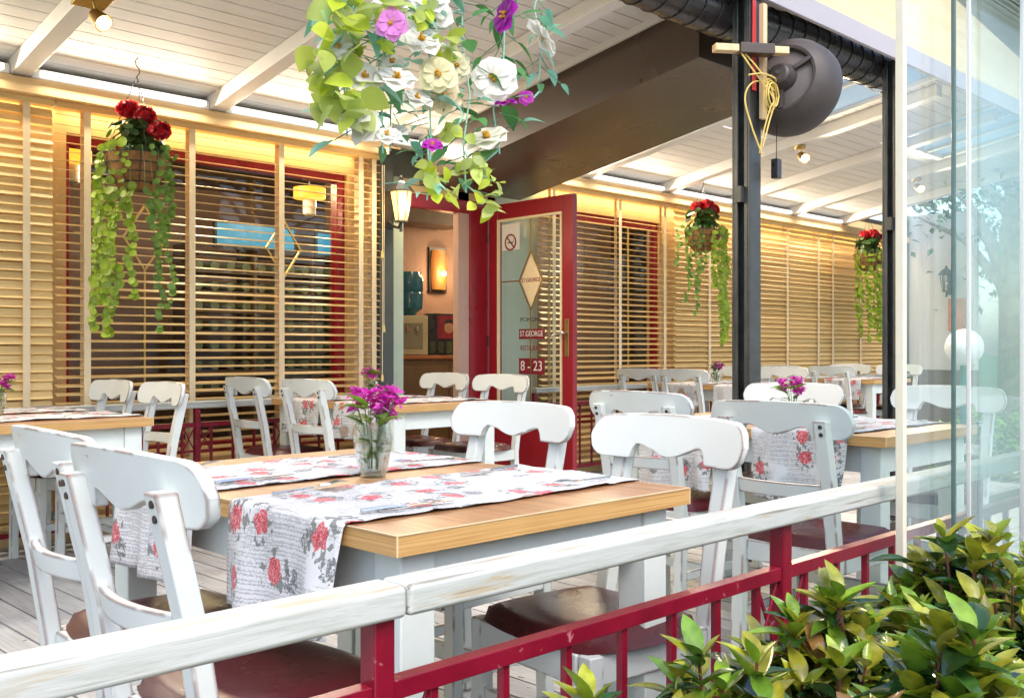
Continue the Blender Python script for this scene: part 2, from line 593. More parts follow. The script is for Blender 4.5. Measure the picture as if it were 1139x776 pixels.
M['darkgreen'] = plain('dark grey green timber', (.085, .095, .08), .5, .2)
M['creamplastic'] = plain('cream plastic', (.58, .55, .34), .4, .06)
M['bluewater'] = plain('blue water bottle', (.03, .20, .33), .15, .15, 6, .02, Transmission_Weight=.4)
M['black'] = plain('black lacquer', (.02, .018, .02), .3)
M['poster'] = plain('red poster', (.30, .02, .04), .35, .5, 10)
M['skin'] = plain('sandy print', (.55, .30, .18), .4)
M['globe'] = plain('opal globe', (.85, .85, .84), .25, .03, 5, .0)
M['amber'] = emit('amber glass', (1, .36, .03), .9)
M['whitewall'] = plain('white rendered wall', (.78, .76, .71), .8, .05, 2)
M['brownwall'] = plain('brown dado', (.17, .11, .065), .6, .2, 3)
M['paving'] = None
M['bottle'] = plain('dark bottle glass', (.09, .12, .07), .14, .3, 6, .0)
M['screen'] = emit('blue display panel', (.02, .32, .60), .22)
M['indark2'] = plain('brown cupboard timber', (.20, .125, .06), .45, .2, 4)
M['orangewood'] = plain('orange brown worktop', (.42, .15, .05), .4, .2, 4)
M['sign'] = plain('white sticker', (.78, .76, .72), .4, .03)
M['textdark'] = plain('dark lettering', (.05, .03, .03), .4)
M['textred'] = plain('maroon lettering', (.22, .015, .025), .4)
M['textwhite'] = plain('cream lettering', (.80, .74, .70), .4)
M['vaseglass'] = None

def mk_skylight():
    t = NT('opal roof glazing')
    tr = t.n('ShaderNodeBsdfTranslucent'); tr.inputs[0].default_value = (.52, .60, .62, 1)
    mx = t.n('ShaderNodeMixShader'); mx.inputs[0].default_value = .75
    t.set((.62, .70, .72), .3)
    t.l(t.b.outputs[0], mx.inputs[1]); t.l(tr.outputs[0], mx.inputs[2]); t.l(mx.outputs[0], t.out.inputs[0])
    return t.m
M['skylight'] = mk_skylight()
def mk_paving():
    t = NT('pale paving')
    br = t.n('ShaderNodeTexBrick'); br.inputs['Scale'].default_value = 1.6
    br.inputs['Mortar Size'].default_value = .012
    br.inputs['Color1'].default_value = (.52, .50, .46, 1); br.inputs['Color2'].default_value = (.46, .44, .41, 1)
    br.inputs['Mortar'].default_value = (.25, .24, .22, 1)
    t.l(t.co(), br.inputs['Vector'])
    c = t.mix(t.rng(t.noise(t.co(), 3, 5), .4, .7, 0, .35), br.outputs[0], (.36, .34, .31))
    return t.set(c, .75)
M['paving'] = mk_paving()
def mk_grass():
    t = NT('mown grass')
    c = t.ramp(t.noise(t.co(), 6, 6, .7), [(.3, (.030, .065, .014)), (.7, (.09, .17, .04))])
    t.bump(t.noise(t.co(), 60, 3), .6, .03)
    return t.set(c, .85)
M['grass'] = mk_grass()
def mk_vase():
    t = NT('vase glass')
    t.set((.93, .96, .95), .03, Transmission_Weight=1.0, IOR=1.45)
    # light passes a thin vase almost straight: mix in clear transmission so the stems stay visible
    tp = t.n('ShaderNodeBsdfTransparent'); tp.inputs[0].default_value = (.90, .95, .93, 1)
    mx = t.n('ShaderNodeMixShader'); mx.inputs[0].default_value = .6
    t.l(t.b.outputs[0], mx.inputs[1]); t.l(tp.outputs[0], mx.inputs[2]); t.l(mx.outputs[0], t.out.inputs[0])
    return t.m
M['vaseglass'] = mk_vase()

# ------------------------------------------------------------------ setting: ground, deck
def zr(y):                      # underside of the rafters, sloping down to the wall
    return 2.49 + .175 * (5.6 - y)
tag(MB().span(-160, 200, -160, 200, -.6, -.16).build('ground', M['grass']), 'green lawn round the terrace', 'ground', kind='structure')
tag(MB().span(-9, 26, -7.5, .30, -.2, -.10).build('pavement', M['paving']), 'pale paving outside the railing', 'pavement', kind='structure')
tag(MB().span(5.62, 26, .30, 2.78, -.2, -.104).span(8.53, 26, 2.78, 4.02, -.2, -.104).span(10.95, 26, 4.02, 9, -.2, -.104).build('garden_path', M['paving']), 'sunlit pale path beside the terrace', 'path', kind='structure')
dk = MB()
x = -3.0
i = 0
while x < 10.8:
    y0 = .96 if x < 5.4 else 2.80 if x < 8.4 else 4.05
    cuts = [y0] + sorted(y0 + rnd.uniform(.6, 4.2) for _ in range(1)) + [5.72]
    for a, b in zip(cuts, cuts[1:]):
        if b - a > .05:
            dk.span(x + .0045, x + .1155, a + .002, b - .002, -.028, rnd.uniform(-.0015, .0))
    x += .12
dk.build('deck_floor', M['deck'])
tag(bpy.data.objects['deck_floor'], 'whitewashed plank deck floor', 'floor', kind='structure')
tag(MB().span(-3.1, 5.44, .94, 2.82, -.14, -.032).span(-3.1, 8.5, 2.82, 5.72, -.14, -.032).span(8.5, 10.9, 4.07, 5.72, -.14, -.032).span(-3.1, 13.5, 5.72, 9.6, -.14, -.032).build('deck_base', M['indark']), 'dark underside of the deck', 'floor', kind='structure')

# ------------------------------------------------------------------ building
WY = 5.74                      # face of the restaurant wall
bd = thing('restaurant_building', 'ochre plastered restaurant wall behind the blinds with red framed windows', 'building', (0, WY, 0))
wl = MB()
WIN1 = (2.16, 4.06, .42, 2.27)
WIN2 = (5.95, 7.62, .42, 2.24)
DOOR = (4.53, 5.36, 0, 2.2)
segs = [(-3.2, WIN1[0], -.03, 2.62), (WIN1[0], WIN1[1], -.03, WIN1[2]), (WIN1[0], WIN1[1], WIN1[3], 2.62), (WIN1[1], 4.26, -.03, 2.62),
        (DOOR[0], DOOR[1] + .12, DOOR[3], 2.62),
        (WIN2[0], WIN2[1], -.03, WIN2[2]), (WIN2[0], WIN2[1], WIN2[3], 2.62), (WIN2[1], 13.5, -.03, 2.62)]
for a, b, c, d in segs:
    wl.span(a, b, 0, .16, c, d)
wl.build('wall', M['plaster'], bd)
MB().span(4.262, 4.385, -.10, .16, 0, 2.42).build('door_post', M['darkgreen'], bd)
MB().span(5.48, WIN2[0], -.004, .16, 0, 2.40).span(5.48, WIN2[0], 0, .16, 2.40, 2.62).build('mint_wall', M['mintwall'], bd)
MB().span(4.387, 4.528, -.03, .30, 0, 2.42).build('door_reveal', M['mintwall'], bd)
MB().span(5.085, 5.193, .0, .06, 0, 2.30).build('inner_pier', M['pinkwall'], bd)
MB().span(5.195, 5.385, -.012, .10, 0, 2.2).span(5.385, 5.478, .0, .10, 0, 2.26).span(4.53, 5.193, -.01, .08, 2.10, 2.2).build('door_frame', M['doorred'], bd, bevel=.006)
MB().span(-3.2, 4.27, -.20, .0, 2.405, 2.487).build('lintel_beam', M['beam'], bd, bevel=.004)
MB().span(5.66, 13.4, -.20, .0, 2.405, 2.487).build('lintel_beam', M['beam'], bd, bevel=.004)
MB().span(4.27, 5.66, -.06, .0, 2.30, 2.487).build('door_head', M['darkgreen'], bd)
def window(wn, panes, lw=.03, rw=.065, dia=True):
    a, b, c, d = wn
    f = MB()
    f.span(a, b, .03, .11, d - .065, d).span(a, b, .03, .11, c, c + .065).span(a, a + lw, .03, .11, c + .065, d - .065).span(b - rw, b, .03, .11, c + .065, d - .065)
    fo = f.build('window', M['doorred'], bd, bevel=.005)
    MB().span(a + lw, b - rw, .060, .068, c + .065, d - .065).build('pane', M['winglass'], fo)
    g = MB()
    for k in range(panes):
        xm = a + (b - a) * (k + .5) / panes
        if not dia:
            g.bar((xm, .05, c + .06), (xm, .05, d - .06), .012, .012)
            continue
        zc, hw, hh = 1.72, .13, .19
        P = [(xm - hw, .05, zc), (xm, .05, zc + hh), (xm + hw, .05, zc), (xm, .05, zc - hh)]
        for p, q in zip(P, P[1:] + P[:1]):
            g.bar(p, q, .012, .012)
        g.bar((a + .06 if k == 0 else xm - (b - a) / panes / 2, .05, zc), P[0], .010, .010)
        g.bar(P[2], (xm + (b - a) / panes / 2 - .04, .05, zc), .010, .010)
        g.bar((xm, .05, c + .06), P[3], .010, .010)
    g.build('glazing_bar', M['gold'], fo)
window(WIN1, 2)
window(WIN2, 2, .03, .03, False)
# room inside
rm = MB()
rm.span(-3, 13.4, 3.4, 3.55, -.03, 2.7).span(-3.1, -3, .16, 3.4, -.03, 2.7).span(13.3, 13.4, .16, 3.4, -.03, 2.7)
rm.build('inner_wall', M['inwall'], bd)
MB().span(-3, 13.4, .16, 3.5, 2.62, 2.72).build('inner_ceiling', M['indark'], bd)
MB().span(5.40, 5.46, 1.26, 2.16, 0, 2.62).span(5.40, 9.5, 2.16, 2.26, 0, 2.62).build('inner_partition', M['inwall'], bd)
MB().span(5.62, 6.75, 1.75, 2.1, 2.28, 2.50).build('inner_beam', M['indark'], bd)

# ------------------------------------------------------------------ roof
rf = thing('terrace_roof', 'white boarded terrace roof with sloping rafters and skylights', 'roof', (0, 0, 2.49))
def rz_(y, o=0): return zr(y) + o - 2.49
SK = [(5.72, 7.28, 2.86, 4.3), (8.45, 9.55, 2.86, 3.9)]
def slope_box(mb, x0, x1, y0, y1, lo, hi):
    vs = [(x, y, rz_(y, o)) for o in (lo, hi) for y in (y0, y1) for x in (x0, x1)]
    mb.add(vs, [(0, 2, 3, 1), (4, 5, 7, 6), (0, 1, 5, 4), (2, 6, 7, 3), (0, 4, 6, 2), (1, 3, 7, 5)])
cb = MB(); rdk = MB()
y = 2.84
while y < 5.76:
    y1 = min(y + .104, 5.80)
    spans = [(-3.2, 4.60), (5.64, 11.3)]
    for (sx0, sx1, sy0, sy1) in SK:
        if y < sy1 and y1 > sy0:
            out = []
            for a, b in spans:
                if sx0 >= a and sx1 <= b: out += [(a, sx0), (sx1, b)]
                else: out.append((a, b))
            spans = out
    for a, b in spans:
        if b - a > .02:
            slope_box(cb, a, b, y + .0035, y1 - .0035, .088, .10)
            slope_box(rdk, a, b, y, y1, .104, .14)
    y = y1
slope_box(rdk, 4.6, 5.64, 2.84, 5.8, .104, .14)
cb.build('ceiling_boards', M['ceil'], rf)
rdk.build('roof_sheet', M['ceilwhite'], rf)
xs = [1.86 + 1.125 * k for k in range(-4, 9)]
for xr in xs:
    if 4.4 < xr < 5.7: continue
    m = MB(); slope_box(m, xr - .05, xr + .05, 3.07, 5.66, 0, .087)
    m.build('rafter', M['ceilwhite'], rf, bevel=.004)
for a, b in zip(xs, xs[1:]):
    a2, b2 = a + .052, b - .052
    if a < 4.4 < b: b2 = 4.59
    if a < 5.64 < b: a2 = 5.65
    if 4.4 < a < 5.0: continue
    MB().span(a2, b2, 5.56, 5.66, .003, .058).build('cove_trim', M['ceilwhite'], rf, bevel=.006)
    MB().span(a2 + .04, b2 - .04, 5.515, 5.558, .010, .045).build('cove_lamp', M['tubelamp'], rf, bevel=.008)
    if a > -1:
        l = bpy.data.lights.new('cove_glow', 'AREA'); l.shape = 'RECTANGLE'; l.size = b2 - a2 - .1; l.size_y = .04
        l.energy = 5.5 * (b2 - a2); l.color = (1, .88, .70)
        o = bpy.data.objects.new('cove_glow', l); col.objects.link(o)
        o.location = ((a2 + b2) / 2, 5.505, 2.500); o.rotation_euler = (R(-52), 0, 0)
for (a, b, c, d) in SK:
    m = MB(); slope_box(m, a + .01, b - .01, c, d, .10, .108); m.build('skylight_pane', M['skylight'], rf)
    m = MB()
    for k in range(4):
        xx = a + (b - a) * k / 3
        slope_box(m, xx - .02, xx + .02, c, d, .07, .099)
    slope_box(m, a, b, d - .02, d + .03, .06, .099)
    m.build('skylight_bar', M['ceilwhite'], rf)
m = MB(); slope_box(m, 4.60, 5.63, 3.20, 5.62, -.25, .098); m.build('boxed_beam', M['brown'], rf, bevel=.004)
m = MB(); slope_box(m, 4.575, 4.597, 3.1, 5.60, .05, .087); m.build('beam_edging', M['ceilwhite'], rf)
m = MB(); slope_box(m, 5.633, 5.66, 3.2, 5.60, -.19, .087); m.build('beam_edging', M['ceilwhite'], rf)
MB().span(-3.2, 11.3, 2.718, 2.744, .345, .462).build('fascia', M['fascia'], rf, bevel=.004)
MB().span(-3.2, 11.3, 2.728, 2.744, .465, 1.05).build('upper_fascia', M['fasciayellow'], rf, bevel=.003)
MB().span(-3.2, 11.3, 2.82, 2.838, .42, .60).build('header', M['brown'], rf)

# pillars
def pillar(x, y, label, s=.105):
    t = thing('steel_pillar', label, 'pillar', (x, y, 0), 0, 'steel pillars holding the roof edge')
    h = 2.87
    m = MB()
    m.span(-s / 2, s / 2, -s / 2, -s / 2 + .012, 0, h).span(-s / 2, s / 2, s / 2 - .012, s / 2, 0, h).span(-.012, .012, -s / 2 + .012, s / 2 - .012, 0, h)
    m.span(-s / 2, -s / 2 + .010, -s / 2 + .0125, -.018, 0, h).span(s / 2 - .010, s / 2, .018, s / 2 - .0125, 0, h)
    m.span(-s / 2, -s / 2 + .010, .018, s / 2 - .0125, 0, h)
    m.build('shaft', M['steel'], t, bevel=.003)
    MB().span(-.09, .09, -.09, .09, .001, .012).build('base_plate', M['steel'], t)
    MB().span(-s / 2 - .03, -s / 2, -.02, .02, 1.80, 1.88).build('bracket', M['steel'], t)
    return t
pillar(4.44, 2.80, 'dark steel pillar that carries the fan and yellow cables')
pillar(6.13, 2.80, 'plain dark steel pillar beside the glass panel edge')
pillar(-1.6, 2.80, 'dark steel pillar at the far end of the roof edge')
pillar(11.0, 2.80, 'dark steel pillar beyond the glass, near the white end wall')

# flexible duct
t = thing('flexible_duct', 'black ribbed flexible duct slung under the roof edge', 'duct', (4.84, 2.95, 2.82))
t.scale = (1.1, 1.1, 1.1)
def dz(x): return (-.05 + .10 * (x + 1.5) / 3.0 + .012 * math.sin(x * 4)) if x > -1.5 else -.05 - .03 * math.sin((x + 1.5) * 2)
prof = []
pts, rs = [], []
xx = -5.5
while xx < 1.37:
    pts.append((xx, 0, dz(xx))); rs.append(.100)
    xx += .03
MB().tube(pts, rs, 22).build('sleeve', M['duct'], t, smooth=True)
xx = -5.5
rg = MB()
while xx < 1.36:
    a = [(xx + .03 * math.sin(2 * math.pi * k / 24) * .5, .1025 * math.cos(2 * math.pi * k / 24), dz(xx) + .1025 * math.sin(2 * math.pi * k / 24)) for k in range(25)]
    rg.tube(a, .0032, 5, cap=False)
    xx += .125
rg.build('wire_helix', M['duct'], t, smooth=True)
MB().lathe([(.113, 0), (.118, .0), (.118, .05), (.113, .05), (.113, 0)], 24, Matrix.Translation((1.32, 0, dz(1.32))) @ Matrix.Rotation(R(90), 4, 'Y'), cap=False).build('clamp_band', M['chrome'], t, smooth=True)

# ------------------------------------------------------------------ blinds
def blind(x0, x1, tapes, tilt, label, zbot=.12, y=5.62):
    t = thing('wooden_blind', label, 'blind', ((x0 + x1) / 2, y, 2.40), 0, 'wooden slat blinds along the wall')
    hw = (x1 - x0) / 2
    m = MB()
    n = int((2.36 - zbot) / .0492)
    ca, sa = math.cos(tilt), math.sin(tilt)
    for k in range(n):
        z = -.065 - k * .0492
        tl = tilt + rnd.uniform(-.085, .085)
        Mx = Matrix.Translation((0, 0, z + rnd.uniform(-.0028, .0028))) @ Matrix.Rotation(tl, 4, 'X') @ Matrix.Rotation(rnd.uniform(-.0012, .0012), 4, 'Y')
        m.box((0, 0, 0), (2 * hw - .008, .049, .0040), Mx)
    m.build('slats', M['slat'], t)
    MB().span(-hw, hw, -.03, .03, -.03, .003).build('headrail', M['slat'], t)
    MB().span(-hw + .004, hw - .004, -.028, .028, -.075 - n * .0492, -.055 - n * .0492).build('bottom_rail', M['slat'], t)
    for tx in tapes:
        lx = tx - (x0 + x1) / 2
        tp = MB()
        tp.span(lx - .019, lx + .019, -.0275, -.0265, -.055 - n * .0492, -.031).span(lx - .019, lx + .019, .0265, .0275, -.055 - n * .0492, -.031)
        tp.build('ladder_tape', M['tape'], t)
blind(.30, 2.045, [.75, 1.90], R(64), 'closed honey coloured wooden blind at the left end of the wall')
blind(2.055, 4.24, [2.22, 2.84, 3.45, 4.07, 4.18], R(11), 'open wooden blind over the big window, behind the first flower basket')
blind(5.86, 7.66, [6.0, 6.85, 7.50], R(16), 'open wooden blind over the window right of the red door')
blind(7.67, 9.74, [8.22, 8.9, 9.68], R(48), 'half closed wooden blind behind the second flower basket')
blind(9.75, 13.2, [10.35, 10.68, 11.36, 12.2], R(56), 'closed wooden blind behind the far flower basket')
for k, (cx_, cy_) in enumerate(((4.262, 5.575),)):
    t = thing('blind_cord', 'pale pull cord with wooden tassels hanging beside the door blind', 'cord', (4.225, 5.56, 2.33))
    MB().tube([(0, 0, 0), (.004, 0, -.8), (0, 0, -1.45)], .003, 5).tube([(.016, 0, 0), (.014, 0, -1.1)], .003, 5).build('string', M['tape'], t)
    for tz in (-1.47, -1.13, -.62):
        MB().lathe([(.002, .03), (.007, .02), (.011, -.02), (.004, -.028)], 10, c=(0 if tz != -1.13 else .014, 0, tz)).build('tassel', M['gold'], t, smooth=True)

# ------------------------------------------------------------------ railings
def railing(name, label, x0, x1, y, posts, z_top=.755, joints=()):
    t = thing(name, label, 'railing', (x0, y, 0), 0)
    xs_ = [x0] + list(joints) + [x1]
    for a, b in zip(xs_, xs_[1:]):
        MB().span(a - x0 + .001, b - x0 - .001, -.034, .030, z_top - .042, z_top).build('handrail', M['rail'], t, bevel=.008, seg=3)
    for p in posts:
        MB().span(p - x0 - .0165, p - x0 + .0165, -.0165, .0165, .0, z_top - .042).build('post', M['red'], t, bevel=.003)
    for a, b in zip(posts, posts[1:]):
        la, lb = a - x0 + .0165, b - x0 - .0165
        pn = MB()
        pn.span(la, lb, -.013, .013, .602, .628).span(la, lb, -.012, .012, .085, .109)
        n = max(4, round((lb - la) / .122))
        bx = [la + (lb - la) * (k + .35) / (n - .3) for k in range(n)]
        bx = [la + .075] + [la + .075 + (lb - la - .15) * k / (n - 2) for k in range(1, n - 2)] + [lb - .075]
        for q in bx:
            pn.span(q - .007, q + .007, -.007, .007, .109, .602)
        for s0, s1 in ((la, bx[0] - .007), (bx[-1] + .007, lb)):
            pn.span(s0, s1, -.0055, .0055, .455, .469)
            pn.bar((s0, -.0025, .469), (s1, -.0025, .602), .008, .005, (0, 1, 0))
            pn.bar((s0, .0035, .602), (s1, .0035, .469), .008, .005, (0, 1, 0))
        pn.build('baluster_panel', M['red'], t, bevel=.0015)
    return t
railing('terrace_railing', 'white topped crimson railing along the front edge of the terrace', -2.21, 5.25, 1.05,
        [-2.2, -1.21, -.21, .79, 1.79, 2.79, 3.79, 4.79, 5.24], joints=(-.21, .815, 2.79, 4.79))
railing('wall_railing', 'white topped red lattice railing in front of the window blind', 1.2, 4.22, 5.50, [1.21, 2.2, 2.82, 3.43, 4.20])
railing('wall_railing', 'white topped red lattice railing right of the open door', 5.66, 13.1, 5.50, [5.67, 6.6, 7.6, 8.6, 9.6, 10.6, 11.6, 12.6, 13.09])

# ------------------------------------------------------------------ chairs
def make_chair():
    t = thing('dining_chair', 'x', 'chair', (0, 0, 0), 0, 'white wooden chairs with burgundy seats')
    # origin under the back rail; the sitter looks along +x
    PY = .168
    for s in (-1, 1):
        m = MB()
        path = [(.045, 0), (.062, .42), (.030, .62), (-.022, .845)]
        vs, fs = [], []
        for px, pz in path:
            hw_ = .021 if pz > .5 else .020
            for dx, dy in ((-.019, -hw_), (.019, -hw_), (.019, hw_), (-.019, hw_)):
                vs.append((px + dx, s * PY + dy, pz))
        for k in range(3):
            for j in range(4):
                fs.append((k * 4 + j, k * 4 + (j + 1) % 4, k * 4 + 4 + (j + 1) % 4, k * 4 + 4 + j))
        fs += [(3, 2, 1, 0), (12, 13, 14, 15)]
        m.add(vs, fs)
        m.build('back_post', M['white'], t, bevel=.004)
    # crest rail: curved board with a scalloped lower edge
    N = 56
    L = .250
    cols = []
    for k in range(N + 1):
        u = -L + 2 * L * k / N
        a = abs(u)
        top = .900 - .010 * (a / L) ** 2
        if a < .105: bot = .797 + .026 * (math.sin(math.pi / 2 * (a / .105))) ** 2
        elif a < .125: bot = .823 - .036 * (1 - math.cos(math.pi / 2 * (a - .105) / .02))
        else: bot = .787
        e = max(0, (a - (L - .048)) / .048)
        mid, hh = (top + bot) / 2, (top - bot) / 2
        hh *= math.sqrt(max(.0, 1 - e * e)) * .98 + .02
        cols.append((u, mid - hh, mid + hh))
    m = MB()
    vs, fs = [], []
    for (u, b, tp) in cols:
        cx_ = -.010 - .030 * (1 - (u / L) ** 2) + .030
        lean = lambda z: cx_ - (z - .845) * .23
        for off in (-.011, .012):
            vs += [(lean(b) + off, u, b), (lean(tp) + off, u, tp)]
    for k in range(N):
        a, b = k * 4, k * 4 + 4
        fs += [(a, b, b + 1, a + 1), (a + 2, a + 3, b + 3, b + 2), (a + 1, b + 1, b + 3, a + 3), (a, a + 2, b + 2, b)]
    fs += [(0, 1, 3, 2), (N * 4, N * 4 + 2, N * 4 + 3, N * 4 + 1)]
    m.add(vs, fs)
    m.build('crest_rail', M['white'], t, smooth=True, bevel=.003)
    # curved lower slat
    m = MB()
    K = 14
    vs, fs = [], []
    for k in range(K + 1):
        u = -.150 + .300 * k / K
        cx_ = .028 - .028 * (1 - (u / .15) ** 2)
        for z in (.602, .648):
            for off in (-.009, .009):
                vs.append((cx_ + off - (z - .62) * .2, u, z))
    for k in range(K):
        a, b = k * 4, k * 4 + 4
        fs += [(a, a + 2, b + 2, b), (a + 1, b + 1, b + 3, a + 3), (a + 2, a + 3, b + 3, b + 2), (a, b, b + 1, a + 1)]
    fs += [(0, 1, 3, 2), (K * 4, K * 4 + 2, K * 4 + 3, K * 4 + 1)]
    m.add(vs, fs)
    m.build('lower_slat', M['white'], t, smooth=True, bevel=.003)
    # seat
    x0, x1 = .085, .440
    m = MB()
    m.span(x1 - .012, x1 + .010, -.165, .165, .375, .440)
    m.span(x0 - .004, x1 - .013, -.192, -.170, .375, .440).span(x0 - .004, x1 - .013, .170, .192, .375, .440)
    m.span(x0 - .022, x0 - .001, -.146, .146, .375, .440)
    m.span(x0 - .002, x1 - .012, -.169, .169, .428, .439)
    m.build('seat_frame', M['white'], t, bevel=.003)
    G = 18
    m = MB()
    vs, fs = [], []
    cx_, hx, hy = (x0 + x1) / 2 + .004, .190, .206
    for i in range(G + 1):
        for j in range(G + 1):
            a, b = -1 + 2 * i / G, -1 + 2 * j / G
            # rounded-square mapping
            aa = a * math.sqrt(1 - .30 * b * b); bb = b * math.sqrt(1 - .30 * a * a)
            e = max(abs(a), abs(b))
            z = .441 + .044 * (1 - e ** 5) ** .6 - .006 * math.cos(a * 1.5) * math.cos(b * 1.5)
            vs.append((cx_ + hx * aa * 1.06, hy * bb * 1.06, z))
    for i in range(G):
        for j in range(G):
            a = i * (G + 1) + j
            fs.append((a, a + G + 1, a + G + 2, a + 1))
    o = len(vs)
    vs.append((cx_, 0, .4405))
    rim = [i * (G + 1) for i in range(G + 1)] + [G * (G + 1) + j for j in range(1, G + 1)] + [i * (G + 1) + G for i in range(G - 1, -1, -1)] + [j for j in range(G - 1, 0, -1)]
    for a, b in zip(rim, rim[1:] + rim[:1]):
        fs.append((a, b, o))
    m.add(vs, fs)
    m.build('seat_cushion', M['leather'], t, smooth=True, angle=0)
    for s in (-1, 1):
        MB().bar((.432, s * .187, 0), (.428, s * .187, .441), .038, .038, (1, 0, 0)).build('front_leg', M['white'], t, bevel=.004)
    for s in (-1, 1):
        MB().bar((.070, s * .178, .20), (.412, s * .187, .20), .018, .034).build('side_stretcher', M['white'], t, bevel=.003)
    MB().span(.24, .258, -.172, .172, .184, .216).build('cross_stretcher', M['white'], t, bevel=.003)
    MB().span(.421, .438, -.167, .167, .245, .285).build('front_stretcher', M['white'], t, bevel=.003)
    for s in (-1, 1):
        for z in (.805, .828):
            px = .030 - .052 * (z - .62) / .225 - .0195
            MB().lathe([(.0005, -.002), (.0065, -.002), (.0065, .002), (.0005, .002)], 10, Matrix.Translation((px, s * PY + s * .004, z)) @ Matrix.Rotation(R(90), 4, 'Y')).build('bolt', M['bolt'], t)
    return t
proto = make_chair()
first = [True]
def chair(x, y, face, label, rz=0):
    a = (0 if face == 'r' else math.pi) + R(rz)
    if first[0]:
        o = proto; first[0] = False
        o['label'] = label; o.location = (x, y, 0); o.rotation_euler = (0, 0, a)
        return o
    return dup(proto, label, (x, y, 0), a)
chair(.705, 1.615, 'r', 'nearest white chair, its worn back overlapping the left table end', 0)
chair(.765, 2.130, 'r', 'white chair cut by the left photo edge, beside the nearest chair', -2)
chair(1.985, 1.465, 'l', 'bright white chair with a scratched crest rail, right of the front table', -7)
chair(2.15, 2.17, 'l', 'white chair behind the front table, before the red door panel', 2)
chair(2.775, 1.645, 'r', 'white chair with bolted posts in front of the rose runner of the right table', -1)
chair(3.06, 2.42, 'r', 'white chair half hidden behind the scratched white chair', 0)
chair(4.33, 2.47, 'l', 'white chair with a purple blossom in front of its back', 5)
chair(4.46, 1.79, 'l', 'white chair cut by the metal edge of the glass panel', 0)
chair(2.24, 4.70, 'l', 'white chair at the back left table, nearer of the two by the first basket', -2)
chair(2.20, 5.20, 'l', 'white chair at the back left table, close to the wall below the first basket')
chair(3.02, 4.66, 'r', 'white chair left of the middle back table, nearer of its pair', 1)
chair(2.98, 5.23, 'r', 'white chair left of the middle back table, closer to the window', -1)
chair(4.45, 4.60, 'l', 'white chair right of the middle back table, in front of the red door', 1)
chair(4.46, 5.16, 'l', 'white chair in front of the water dispenser doorway', -1)
chair(6.66, 4.80, 'r', 'white chair left of the far rose runner table, the nearer one of its pair')
chair(6.66, 5.24, 'r', 'white chair closest to the blind right of the red door')
chair(8.10, 4.72, 'l', 'white chair just right of the cable pillar, at the far rose runner table', 2)
chair(8.08, 5.24, 'l', 'white chair half hidden by the cable pillar, under the second basket', 0)
chair(8.93, 4.70, 'r', 'white chair between the two far right tables with its back post showing')
chair(8.90, 5.24, 'r', 'white chair by the wall left of the farthest corner table')
chair(10.34, 4.66, 'l', 'white chair right of the farthest corner table, below the third basket')
chair(10.36, 5.22, 'l', 'farthest white chair before the closed blind, beside the plain pillar')

# ------------------------------------------------------------------ tables and runners
def make_table():
    t = thing('dining_table', 'x', 'table', (0, 0, 0), 0, 'oak topped tables with white legs')
    MB().span(.003, .797, .003, 1.197, .724, .7600).build('table_top', M['top'], t)
    MB().span(0, .80, 0, .0028, .7242, .7588).span(0, .80, 1.1972, 1.2, .7242, .7588).span(0, .0028, .0028, 1.1972, .7242, .7588).span(.7972, .80, .0028, 1.1972, .7242, .7588).build('edge_band', M['edgeband'], t)
    e = MB()
    for (p_, q_) in (((0, 0), (.8, 0)), ((.8, 0), (.8, 1.2)), ((.8, 1.2), (0, 1.2)), ((0, 1.2), (0, 0))):
        e.bar((p_[0], p_[1], .7593), (q_[0], q_[1], .7593), .0032, .0020)
    for p_ in ((0, 0), (.8, 0), (0, 1.2), (.8, 1.2)): e.bar((p_[0], p_[1], .7245), (p_[0], p_[1], .7588), .0026, .0026)
    e.build('edge_line', M['edgeline'], t)
    for a in (.035, .69):
        for b in (.035, 1.09):
            MB().span(a, a + .075, b, b + .075, 0, .7235).build('leg', M['tablewhite'], t, bevel=.004)
    m = MB()
    m.span(.111, .689, .045, .065, .628, .723).span(.111, .689, 1.135, 1.155, .628, .723)
    m.span(.045, .065, .111, 1.089, .628, .723).span(.735, .755, .111, 1.089, .628, .723)
    m.build('apron', M['tablewhite'], t, bevel=.002)
    return t
